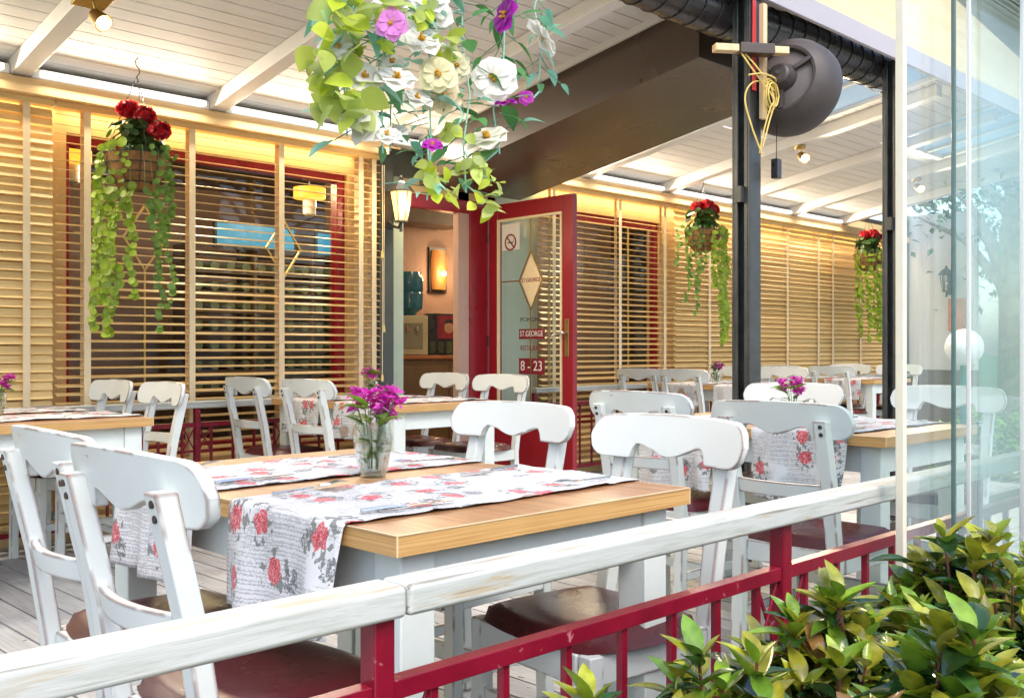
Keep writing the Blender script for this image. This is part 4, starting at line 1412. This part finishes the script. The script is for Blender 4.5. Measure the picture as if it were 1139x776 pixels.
# ------------------------------------------------------------------ glass panels
def glass_panel(p, q, z0, z1, label, edge=.022, mt='alu'):
    p, q = Vector((p[0], p[1], 0)), Vector((q[0], q[1], 0))
    L_ = (q - p).length
    a = math.atan2((q - p).y, (q - p).x)
    dp_ = .010 if mt == 'edgecream' else .0055
    t = thing('glass_screen', label, 'glass screen', (p.x, p.y, 0), a, 'frameless sliding glass panels')
    MB().span(edge, L_ - edge, -.005, .005, z0 + .04, z1 - .03).build('pane', M['glass'], t)
    for s0 in (0, L_ - edge):
        MB().span(s0, s0 + edge, -dp_, dp_, z0, z1).build('edge_profile', M[mt], t, bevel=.003)
    for a0, a1 in ((z0, z0 + .04), (z1 - .03, z1)):
        MB().span(edge, L_ - edge, -.012, .012, a0, a1).build('rail_profile', M['alu'], t)
    return t
M['greenedge'] = plain('dark green glass edge', (.10, .16, .145), .12, .3, 3, .0)
glass_panel((2.140, .965), (3.02, .965), -.02, 1.97, 'clear glass panel whose bright metal edge crosses the white handrail', .017, 'edgecream')
glass_panel((2.355, .935), (3.23, .935), -.02, 1.97, 'second glass panel sliding just outside the one crossing the handrail', .007, 'greenedge')
glass_panel((2.366, .905), (3.60, .905), -.02, 1.97, 'third glass panel with a bright edge, just outside the second', .006, 'alu')
glass_panel((2.535, .845), (3.80, .845), -.02, 1.97, 'fourth glass panel with a thin bright edge in the stack', .005, 'alu')
glass_panel((2.640, .815), (3.90, .815), -.02, 1.97, 'outermost glass panel, nearest the hedge', .005, 'greenedge')
cp = thing('door_canopy', 'grey white flat canopy over the glass panels at the upper right', 'canopy', (2.35, .93, 1.985), R(6))
MB().span(.10, 3.6, -.20, .10, 0, .14).build('soffit', M['whitewall'], cp, bevel=.004)
MB().span(3.45, 3.55, -.18, -.08, -2.08, -.001).build('post', M['steel'], cp)

# ------------------------------------------------------------------ flower garlands over the railing
gb = thing('garland_beam', 'white timber beam above the railing that carries the flower garlands', 'beam', (1.6, 1.10, 2.30))
MB().span(-3.8, 3.72, -.04, .04, 0, .10).build('timber', M['ceilwhite'], gb, bevel=.004)
MB().span(3.62, 3.70, -.035, .035, -2.30, -.001).build('post', M['ceilwhite'], gb)
MB().span(-3.79, -3.71, -.035, .035, -2.30, -.001).build('post', M['ceilwhite'], gb)
def white_flower(mb_p, mb_c, c, d, r, rr, colr=(.86, .85, .78)):
    d = Vector(d).normalized()
    a = d.orthogonal().normalized(); b = d.cross(a)
    for lay in range(2):
        for k in range(6):
            an = k * 1.047 + lay * .52 + rr.uniform(-.12, .12)
            dd = a * math.cos(an) + b * math.sin(an) + d * (.15 + .25 * lay)
            f = rr.uniform(.93, 1.05)
            mb_p.leaf(c, dd, d, r * (1 - .2 * lay) * rr.uniform(.9, 1.1), r * 1.0, .12, .25, tuple(x * f for x in colr), 6, 1.7)
    for k in range(12):
        v_ = Vector((rr.uniform(-1, 1), rr.uniform(-1, 1), rr.uniform(-1, 1))) * r * .14
        mb_c.ball(c + d * (r * .16) + v_, r * .075, 6, (.75, .42, .03))
def garland(x, y, zb, seed, label, kind, flowers=(), blobs=(), spread=.06, lower=1.26):
    rr = random.Random(seed)
    t = thing('flower_garland', label, 'garland', (x, y, 2.30), 0, 'artificial flower garlands over the railing')
    L_ = 2.30 - zb
    pts = [(rr.uniform(-.008, .008), rr.uniform(-.008, .008), -L_ * k / 14) for k in range(15)]
    MB().tube(pts, .0013, 5).build('string', M['mintstring'], t, smooth=True)
    lv = MB()
    n = int(L_ / (.016 if kind == 'lime' else .009))
    for k in range(n):
        z = -L_ * k / n
        a = rr.uniform(0, 6.28)
        b = Vector((0, 0, z))
        d = Vector((math.cos(a), math.sin(a), rr.uniform(-.8, .5)))
        if kind == 'mint': c = rr.choice([(.30, .62, .46), (.42, .70, .55), (.20, .50, .34), (.16, .40, .16)])
        elif kind == 'lime': c = rr.choice([(.54, .68, .12), (.62, .74, .22), (.46, .64, .24), (.68, .80, .42), (.44, .70, .50)])
        else: c = rr.choice([(.10, .30, .08), (.14, .38, .14), (.26, .55, .38), (.07, .22, .05)])
        f = rr.uniform(.85, 1.15)
        Ls = rr.choice((.016, .022, .030, .038, .046)) * rr.uniform(.85, 1.15)
        b2 = b + d * rr.uniform(0, spread * .7)
        lv.tube([b, b2], .0009, 3, (.22, .46, .30))
        lv.leaf(b2, d, (rr.uniform(-.3, .3), rr.uniform(-.3, .3), 1), Ls, Ls * (.75 if kind == 'lime' else .5) * rr.uniform(.7, 1.2), rr.uniform(.05, .3), rr.uniform(.0, .6), tuple(x_ * f for x_ in c), 5)
    lv.build('leaves', M['mint'], t, smooth=True, angle=0)
    for (dx, dzz, r, cl, dirn) in flowers:
        # dx is along the line of sight's right hand, dzz the height above the ground
        c = Vector((dx * .712, -dx * .702, dzz - 2.30)) + Vector((-.03, -.03, 0))
        MB().tube([(0, 0, c.z + .02), c * .6 + Vector((0, 0, .4 * c.z)), c], .0015, 4).build('sprig', M['mintstring'], t, smooth=True)
        fp, fc = MB(), MB()
        white_flower(fp, fc, c, dirn, r, rr, cl)
        fo = fp.build('flower', M['petal'], t, smooth=True, angle=0)
        fc.build('flower_centre', M['petal'], fo, smooth=True)
    bb = MB()
    for (dx, dzz, r) in blobs:
        c = Vector((dx * .712, -dx * .702, dzz - 2.30)) + Vector((-.02, -.02, 0))
        MB().tube([(0, 0, c.z + .03), c], .0015, 4).build('sprig', M['mintstring'], t, smooth=True)
        for k in range(11):
            a = Vector((rr.uniform(-1, 1), rr.uniform(-1, 1), rr.uniform(-1, 1)))
            f = rr.uniform(.8, 1.1)
            g_ = rr.uniform(.02, .16)
            bb.leaf(c + a * r * .5, (rr.uniform(-1, 1), rr.uniform(-1, 1), rr.uniform(-1, .5)), (rr.uniform(-1, .2), rr.uniform(-1, .2), rr.uniform(-.2, 1)), r * rr.uniform(.55, .85), r * rr.uniform(.45, .65), .08, rr.uniform(.1, .5), (.58 * f, .68 * f, g_ * 1.5), 6)
    if blobs: bb.build('lime_leaves', M['mint'], t, smooth=True, angle=0)
    return t
M['mintstring'] = plain('mint cord', (.30, .58, .45), .6)
WH, PU, PK = (.86, .85, .78), (.50, .03, .46), (.72, .25, .62)
V1 = (-.7, -.7, .1)
def gx(px, y=1.10):                    # where a sight line of the survey meets the plane of the garlands
    r_ = (px - 569.5) / 1115
    dx_, dy_ = .702 + .712 * r_, .712 - .702 * r_
    return y / dy_ * dx_, y / dy_
GY = 1.10
def g_at(px, y=GY):
    return gx(px, y)[0]
def gz(px, py, y=GY):
    return CAMH + (388 - py) / 1115 * gx(px, y)[1]
def gd(px0, px, y=GY):                 # sideways offset in metres between two sight lines
    return (px - px0) / 1115 * gx(px0, y)[1]
def fl(px0, px, py, r, c=WH, d=V1): return (gd(px0, px), gz(px0, py), r, c, d)
def bo(px0, px, py, r): return (gd(px0, px), gz(px0, py), r)
garland(g_at(385), GY, gz(385, 125), 1, 'yellow green leaf garland at the left of the bunch', 'lime', [fl(385, 440, 38, .022, PK)],
        [bo(385, 370, 62, .05), bo(385, 400, 55, .055), bo(385, 375, 110, .055), bo(385, 405, 120, .05), bo(385, 365, 90, .04), bo(385, 395, 8, .05), bo(385, 430, 5, .045)])
garland(g_at(425), GY, gz(425, 172), 2, 'mint leaf garland with small white flowers on a pale cord', 'mint', [fl(425, 410, 95, .028, WH, (-.2, -.9, .5)), fl(425, 445, 97, .030, WH, (-.3, -.6, .8)), fl(425, 412, 150, .026, WH, (-.9, -.2, .4)), fl(425, 436, 158, .021, WH, (-.5, -.5, .8)), fl(425, 435, 20, .03, WH, (-.4, -.4, .9))], [bo(425, 474, 20, .03)])
garland(g_at(476), GY, gz(476, 222), 3, 'mint leaf garland with lime leaves hanging in front of the lantern', 'mint', [fl(476, 472, 55, .030, WH, (-.4, -.7, .6)), fl(476, 468, 118, .024, WH, (-.2, -.7, .9)), fl(476, 490, 92, .028, (.84, .80, .50)), fl(476, 484, 168, .016, PU, (-.4, -.6, .9)), fl(476, 480, 10, .03, WH, (-.5, -.6, .5))],
        [bo(476, 500, 60, .035), bo(476, 480, 190, .030), bo(476, 498, 215, .028)])
garland(g_at(516), GY, gz(516, 215), 4, 'leafy garland with cream flowers and lime leaves in the middle of the bunch', 'green', [fl(516, 494, 115, .028, (.86, .74, .50)), fl(516, 510, 82, .02, (.84, .80, .55)), fl(516, 480, 25, .034, WH)],
        [bo(516, 526, 190, .03), bo(516, 508, 150, .03), bo(516, 540, 226, .033), bo(516, 548, 205, .026)])
garland(g_at(556), GY, gz(556, 172), 5, 'green garland with the large open white flower with orange centre', 'green', [fl(556, 550, 97, .036), fl(556, 543, 161, .036, (.86, .84, .70), (-.5, -.2, .75)), fl(556, 562, 122, .018, PU, (-.3, -.2, .9)), fl(556, 563, 28, .030, PU, (-.9, .2, .2))], [bo(556, 535, 188, .028)])
garland(g_at(400), GY + .02, gz(400, 150), 7, 'pale mint garland between the lime leaves and the white flowers', 'mint', [fl(400, 392, 60, .026, WH, (-.5, -.6, .5)), fl(400, 408, 135, .026, WH, (-.6, -.4, .7))], [bo(400, 385, 30, .04)])
garland(g_at(452), GY + .03, gz(452, 165), 8, 'wispy mint garland in the middle of the bunch, above the lantern', 'mint', [fl(452, 455, 75, .022, WH, (-.5, -.6, .8)), fl(452, 458, 150, .020, WH, (-.5, -.4, .9))], [])
garland(g_at(600), GY, gz(600, 92), 6, 'short garland with a side-on white flower at the right of the bunch', 'mint', [fl(600, 602, 52, .036, WH, (.55, -.55, .6)), fl(600, 585, 116, .012, PU)], [])

# ------------------------------------------------------------------ photinia hedge in the foreground
YOUNG = [(.32, .42, .03), (.42, .44, .03), (.24, .40, .03), (.34, .32, .03), (.16, .30, .03), (.42, .42, .07)]
COPP = [(.24, .11, .035), (.28, .15, .045), (.20, .09, .035), (.32, .20, .05)]
OLD = [(.022, .075, .018), (.034, .11, .022), (.018, .05, .015), (.05, .14, .025)]
def shrub(x, y, hgt, rx_, ry_, label, seed, tips=46, big=1.0):
    rr = random.Random(seed)
    t = thing('photinia_shrub', label, 'shrub', (x, y, -.10), 0, 'glossy photinia shrubs along the railing')
    sm_, lv = MB(), MB()
    H = hgt + .10
    for k in range(tips):
        a = rr.uniform(0, 6.28); q = math.sqrt(rr.uniform(0, 1))
        dome = 1 - .35 * q * q
        top = Vector((math.cos(a) * q * rx_, math.sin(a) * q * ry_, H * dome * rr.uniform(.80, 1.03)))
        base = Vector((math.cos(a) * q * .05, math.sin(a) * q * .05, 0))
        mid = base.lerp(top, .6) + Vector((rr.uniform(-.04, .04), rr.uniform(-.04, .04), .03))
        sm_.tube([base, mid, top], [.007, .004, .0022], 5)
        axis = (top - mid).normalized()
        tone = rr.random()
        # young whorl at the tip
        nn = rr.randint(5, 8)
        for j in range(nn):
            an = j * 2.4 + rr.uniform(-.3, .3)
            oa = axis.orthogonal().normalized(); ob = axis.cross(oa)
            up = rr.uniform(.5, 1.5)
            d = oa * math.cos(an) + ob * math.sin(an) + axis * up
            c = rr.choice(COPP if tone > .93 else YOUNG)
            f = rr.uniform(.75, 1.2)
            Ls = rr.uniform(.035, .075) * big
            lv.leaf(top - axis * (.006 * j), d, axis, Ls, Ls * rr.uniform(.36, .46), .26, rr.uniform(-.05, .35), tuple(v_ * f for v_ in c), 6)
        # older leaves down the stem
        for j in range(20):
            f0 = rr.uniform(.30, .97)
            p = mid.lerp(top, (f0 - .3) / .67) if f0 > .3 else mid
            if rr.random() < .35: p = base.lerp(mid, rr.uniform(.5, 1))
            an = j * 2.4
            d = Vector((math.cos(an), math.sin(an), rr.uniform(-.2, .7)))
            c = rr.choice(OLD if rr.random() < .72 else YOUNG)
            f = rr.uniform(.7, 1.25)
            Ls = rr.uniform(.045, .090) * big
            lv.leaf(p, d, (0, 0, 1), Ls, Ls * rr.uniform(.38, .50), .24, rr.uniform(.05, .45), tuple(v_ * f for v_ in c), 6)
    sm_.build('stems', M['twig'], t, smooth=True)
    lv.build('leaves', M['hedgeleaf'], t, smooth=True, angle=0)
shrub(.90, .75, .645, .13, .14, 'leafy photinia shrub with copper tips at the left end of the hedge', 11, 44)
shrub(1.12, .75, .655, .17, .16, 'second photinia shrub from the left end of the hedge, below the red lower rail', 18, 105)
shrub(1.42, .75, .672, .20, .17, 'photinia shrub with bright green tips under the red railing post', 12, 135)
shrub(1.80, .68, .735, .28, .19, 'photinia shrub in front of the bright glass panel edge', 13, 145)
shrub(2.10, .54, .745, .30, .24, 'photinia shrub at the right photo edge', 14, 130)
shrub(1.22, .48, .70, .24, .16, 'nearest photinia shrub with large copper leaves at the bottom right', 15, 104, 1.15)
shrub(.84, .55, .66, .16, .12, 'low photinia shrub cut by the bottom edge of the photo', 16, 34, 1.1)
shrub(2.75, .50, .68, .3, .20, 'photinia shrub beyond the right photo edge by the glass', 17, 50)

# ------------------------------------------------------------------ things inside the doorway and windows
sn = thing('wall_sconce', 'lit amber glass sconce on the dusky inner wall', 'sconce', (6.70, 7.895, 1.87), 0)
MB().span(-.115, .115, -.02, 0, -.23, .23).build('back_plate', M['iron'], sn)
MB().lathe([(.085, -.20), (.10, -.1), (.10, .1), (.085, .20)], 16, Matrix.Scale(.5, 4, (0, 1, 0)), c=(0, -.06, 0)).build('shade', emit('smoky amber sconce glass', (.9, .30, .06), .16), sn, smooth=True)
MB().ball((0, -.112, -.04), .022, 12).build('bulb', M['bulb'], sn, smooth=True)
lamp_light((6.70, 7.68, 1.83), 3, .05, (1, .6, .28), 'sconce_glow')
lamp_light((5.75, 6.45, 2.35), 3.5, .12, (1, .76, .50), 'hall_glow')
ct = thing('service_counter', 'brown timber counter with an orange brown top inside the doorway', 'counter', (6.45, 7.45, 0))
MB().span(-.80, .95, -.26, .26, 0, .965).build('cabinet', M['indark2'], ct, bevel=.006)
for k in range(3): MB().span(-.76 + .57 * k, -.23 + .57 * k, -.276, -.2605, .08, .90).build('cupboard_door', M['indark2'], ct, bevel=.006)
MB().span(-.82, .97, -.29, .27, .966, 1.0).build('counter_top', M['orangewood'], ct, bevel=.004)
wd = thing('water_dispenser', 'cream table top water dispenser with a blue bottle inside the doorway', 'water dispenser', (5.94, 7.40, 1.001), R(-28))
MB().span(-.15, .15, -.14, .14, 0, .37).build('cabinet', M['creamplastic'], wd, bevel=.012)
MB().span(-.10, .10, -.148, -.141, .06, .30).build('tap_recess', plain('grey recess', (.30, .29, .2), .5), wd, bevel=.004)
for s in (-.045, .045): MB().span(s - .013, s + .013, -.18, -.149, .22, .27).build('tap', M['chrome'], wd)
MB().lathe([(.06, .0), (.07, .03), (.125, .07), (.130, .20), (.122, .22), (.130, .24), (.130, .34), (.11, .41), (.001, .42)], 24, c=(0, 0, .37)).build('bottle', M['bluewater'], wd, smooth=True)
dc = thing('drinks_machine', 'black drinks machine with a red printed panel on the inner counter', 'drinks machine', (6.37, 7.40, 1.001), R(-35))
MB().span(-.19, .19, -.15, .15, 0, .40).build('body', M['black'], dc, bevel=.01)
MB().span(-.08, .15, -.158, -.151, .16, .38).build('printed_panel', M['poster'], dc)
MB().ball((.03, -.159, .26), .045, 14, sq=(1, .1, 1.2)).build('printed_spot', M['skin'], dc, smooth=True)
MB().ball((.03, -.159, .32), .028, 14, sq=(1.5, .1, .8)).build('printed_spot', M['black'], dc, smooth=True)
for k in range(4): MB().span(-.15 + .08 * k, -.10 + .08 * k, -.16, -.151, .02, .13).build('bottle_slot', M['bottle'], dc)
RX, RY = 4.60, 7.55
wr = thing('wine_rack', 'dark timber wine rack behind the big window', 'wine rack', (RX, RY, 0))
m = MB()
for k in range(8): m.span(-.85, .85, -.14, .14, .72 + k * .16 - .008, .72 + k * .16 + .008)
for k in (-.85, -.28, .28, .85): m.span(k - .015, k + .015, -.145, .145, 0, 1.9)
m.build('shelving', M['indark'], wr)
bt = MB(); bt.lathe([(.001, 0), (.038, .0), (.040, .02), (.040, .2), (.016, .26), (.015, .31), (.001, .31)], 12, Matrix.Rotation(R(-90), 4, 'X'))
bo_ = None
for r_ in range(7):
    for k in range(12):
        if bo_ is None:
            bo_ = bt.build('wine_bottle', M['bottle'], None, smooth=True); o = bo_
        else:
            o = bo_.copy(); col.objects.link(o)
        o.location = (RX - .78 + .1415 * k, RY - .13, .72 + r_ * .16 + .049)
        tag(o, 'dark wine bottle lying in the rack behind the big window', 'bottle', 'bottles lying in the wine rack')
def pendant(x, y, z, label):
    t = thing('pendant_lamp', label, 'lamp', (x, y, z), 0, 'amber lamps inside the windows')
    MB().lathe([(.12, -.04), (.12, .04), (.115, .04), (.115, -.04), (.12, -.04)], 24, cap=False).build('shade', M['amber'], t, smooth=True)
    MB().lathe([(.02, -.18), (.05, -.16), (.05, -.05), (.02, -.05)], 12).build('diffuser', M['globe'], t, smooth=True)
    MB().tube([(0, 0, .05), (0, 0, 2.62 - z)], .006, 6).build('stem', M['iron'], t)
pendant(4.25, 6.5, 2.24, 'amber ring lamp behind the right pane of the big window')
pendant(2.48, 6.5, 2.28, 'amber ring lamp behind the left edge of the big window')
lamp_light((3.4, 6.5, 2.35), 26, .15, (1, .72, .42), 'room_glow')
lamp_light((4.6, 6.75, 2.3), 14, .12, (1, .74, .45), 'rack_fill')  # added fill light that brings out the bottles; no fixture hangs here
lamp_light((7.6, 6.9, 2.35), 26, .15, (1, .72, .42), 'room_glow')
for k, (x_, w_, z_) in enumerate(((4.3, .75, 1.98), (5.05, .35, 1.97))):
    t = thing('display_panel', ('wide blue lit display panel above the wine rack', 'small blue lit display panel right of the wide one')[k], 'display', (x_, RY - .16, z_))
    MB().span(-w_ / 2, w_ / 2, -.03, 0, -.11, .11).build('casing', M['black'], t)
    MB().span(-w_ / 2 + .02, w_ / 2 - .02, -.034, -.0305, -.09, .09).build('screen', M['screen'], t)

# ------------------------------------------------------------------ end wall and garden beyond the glass
ew = thing('end_wall', 'white end wall with a brown dado, seen through the glass', 'wall', (12.6, 4.75, 0))
MB().span(0, .15, 0, .98, .80, 2.75).build('upper_wall', M['whitewall'], ew)
MB().span(-.01, .15, 0, .98, -.1, .797).build('dado', M['brownwall'], ew)
MB().span(-.04, .0, .80, .95, .80, 2.75).build('post', M['darkgreen'], ew)
wall_lantern((12.595, 5.02, 1.86), R(0), 'unlit lantern on the white end wall beyond the glass', False)
o = thing('wall_notice', 'small orange notice under the end wall lantern', 'sign', (12.585, 4.95, 1.48))
MB().span(-.01, .005, -.10, .10, -.2, .2).build('board', plain('orange board', (.75, .22, .03), .5, .2), o)
lp = thing('garden_lamp', 'white globe lamp on a teal post outside the glass', 'lamp', (6.55, 2.53, -.10))
MB().tube([(0, 0, 0), (0, 0, 1.08)], .026, 14).build('post', plain('teal paint', (.03, .16, .15), .4), lp, smooth=True)
MB().lathe([(.001, 0), (.09, 0), (.09, .012), (.03, .03), (.001, .03)], 18).build('foot', M['steel'], lp, smooth=True)
MB().ball((0, 0, 1.17), .118, 24).build('globe', M['globe'], lp, smooth=True)

def tree(x, y, h, cr, label, seed, n=2600, trunk_r=.11, cols=((.05, .12, .02), (.08, .18, .03), (.035, .08, .015)), zb=.42, Ls=.13, name='garden_tree'):
    rr = random.Random(seed)
    t = thing(name, label, 'tree', (x, y, -.16), 0, 'garden trees round the terrace')
    tr = MB(); cw = MB()
    tr.tube([(0, 0, 0), (.04, .02, h * .3), (-.03, .05, h * .6), (0, 0, h * .85)], [trunk_r, trunk_r * .8, trunk_r * .5, trunk_r * .15], 10)
    tips = []
    for k in range(16):
        a = rr.uniform(0, 6.28); z0 = h * rr.uniform(zb * .8, .75); q = cr * rr.uniform(.5, .95)
        e = Vector((math.cos(a) * q, math.sin(a) * q, min(h, z0 + rr.uniform(.15, .35) * h)))
        tr.tube([(0, 0, z0), e * .5 + Vector((0, 0, z0 * .5 + .05 * h)), e], [trunk_r * .4, trunk_r * .22, .01], 6)
        tips.append(e)
    tips.append(Vector((0, 0, h)))
    for k in range(n):
        c = rr.choice(tips)
        p = c + Vector((rr.gauss(0, 1) * cr * .27, rr.gauss(0, 1) * cr * .27, rr.gauss(0, 1) * h * .085))
        d = Vector((rr.uniform(-1, 1), rr.uniform(-1, 1), rr.uniform(-.8, .5)))
        f = rr.uniform(.6, 1.3)
        cw.leaf(p, d, (rr.uniform(-.5, .5), rr.uniform(-.5, .5), 1), Ls * rr.uniform(.7, 1.3), Ls * .55, .1, .2, tuple(v_ * f for v_ in rr.choice(cols)), 2)
    tr.build('trunk', M['bark'], t, smooth=True)
    cw.build('crown', M['leaf'], t)
tree(12.2, 4.15, 4.2, 1.7, 'pale trunked garden tree beyond the glass panels', 31, 2600, .20, ((.10, .22, .05), (.16, .32, .08), (.06, .15, .04)))
tree(14.5, 1.0, 5.0, 2.2, 'taller tree farther along the garden path', 32, 2600, .16)
tree(16.8, 3.6, 6.0, 2.4, 'broad tree far along the path at the right', 33, 2600, .2)
tree(6.5, -9.5, 6.5, 2.8, 'large tree standing behind the viewer', 34, 2600, .22)
tree(-5.0, -9.0, 6.0, 2.6, 'round tree behind the viewer at the left', 35, 2600, .2)
tree(12.0, -8.5, 7.0, 3.0, 'tall tree behind the viewer at the right', 36, 2600, .22)
def bush(x, y, h, r, label, seed, n=520, bright=1.0):
    rr = random.Random(seed)
    t = thing('garden_bush', label, 'bush', (x, y, -.16), 0, 'bright bushes beside the path')
    lv, sm_ = MB(), MB()
    for k in range(n):
        a = rr.uniform(0, 6.28); q = r * math.sqrt(rr.uniform(0, 1)); z = h * rr.uniform(.1, 1) * (1 - .4 * (q / r) ** 2)
        f = rr.uniform(.7, 1.3) * bright
        lv.leaf((math.cos(a) * q, math.sin(a) * q, z), (rr.uniform(-1, 1), rr.uniform(-1, 1), rr.uniform(-.2, 1)), (0, 0, 1), .10, .05, .15, .25, tuple(v_ * f for v_ in rr.choice(((.14, .30, .03), (.20, .38, .05), (.09, .22, .03)))), 3)
        if k % 14 == 0: sm_.tube([(0, 0, 0), (math.cos(a) * q, math.sin(a) * q, z)], .006, 4)
    lv.build('leaves', M['leaf'], t, smooth=True, angle=0)
    sm_.build('stems', M['twig'], t)
bush(9.3, 3.42, .75, .45, 'bright green bush behind the globe lamp', 41, 620, 1.2)
bush(11.5, 3.6, .8, .55, 'green bush at the foot of the pale trunked tree', 42)
bush(9.6, -.2, .6, .6, 'low bush across the path from the globe lamp', 43)
bush(7.2, -2.4, .7, .7, 'bush on the paving edge outside the glass', 44)
# hall opposite, seen in reflections
op = thing('opposite_house', 'cream house across the paving behind the viewer', 'house', (0, -16, -.16))
MB().span(-9, 15, -4, 0, 0, 4.6).build('wall', M['whitewall'], op)
MB().add([(-9.4, .5, 4.6), (15.4, .5, 4.6), (15.4, -4.5, 4.6), (-9.4, -4.5, 4.6), (-9, -2, 6.2), (15, -2, 6.2)], [(0, 1, 5, 4), (2, 3, 4, 5), (3, 0, 4), (1, 2, 5), (3, 2, 1, 0)])
m = MB(); m.add([(-9.4, .5, 4.61), (15.4, .5, 4.61), (15.4, -4.5, 4.61), (-9.4, -4.5, 4.61), (-9, -2, 6.2), (15, -2, 6.2)], [(0, 1, 5, 4), (2, 3, 4, 5), (3, 0, 4), (1, 2, 5), (3, 2, 1, 0)])
m.build('roof', M['terracotta'], op)
for k in range(6):
    f = MB().span(-7 + 4 * k, -5.4 + 4 * k, .0, .06, 1.0, 2.5).build('window', M['whitewall'], op)
    MB().span(-6.9 + 4 * k, -5.5 + 4 * k, .062, .07, 1.1, 2.4).build('pane', M['bottle'], f)
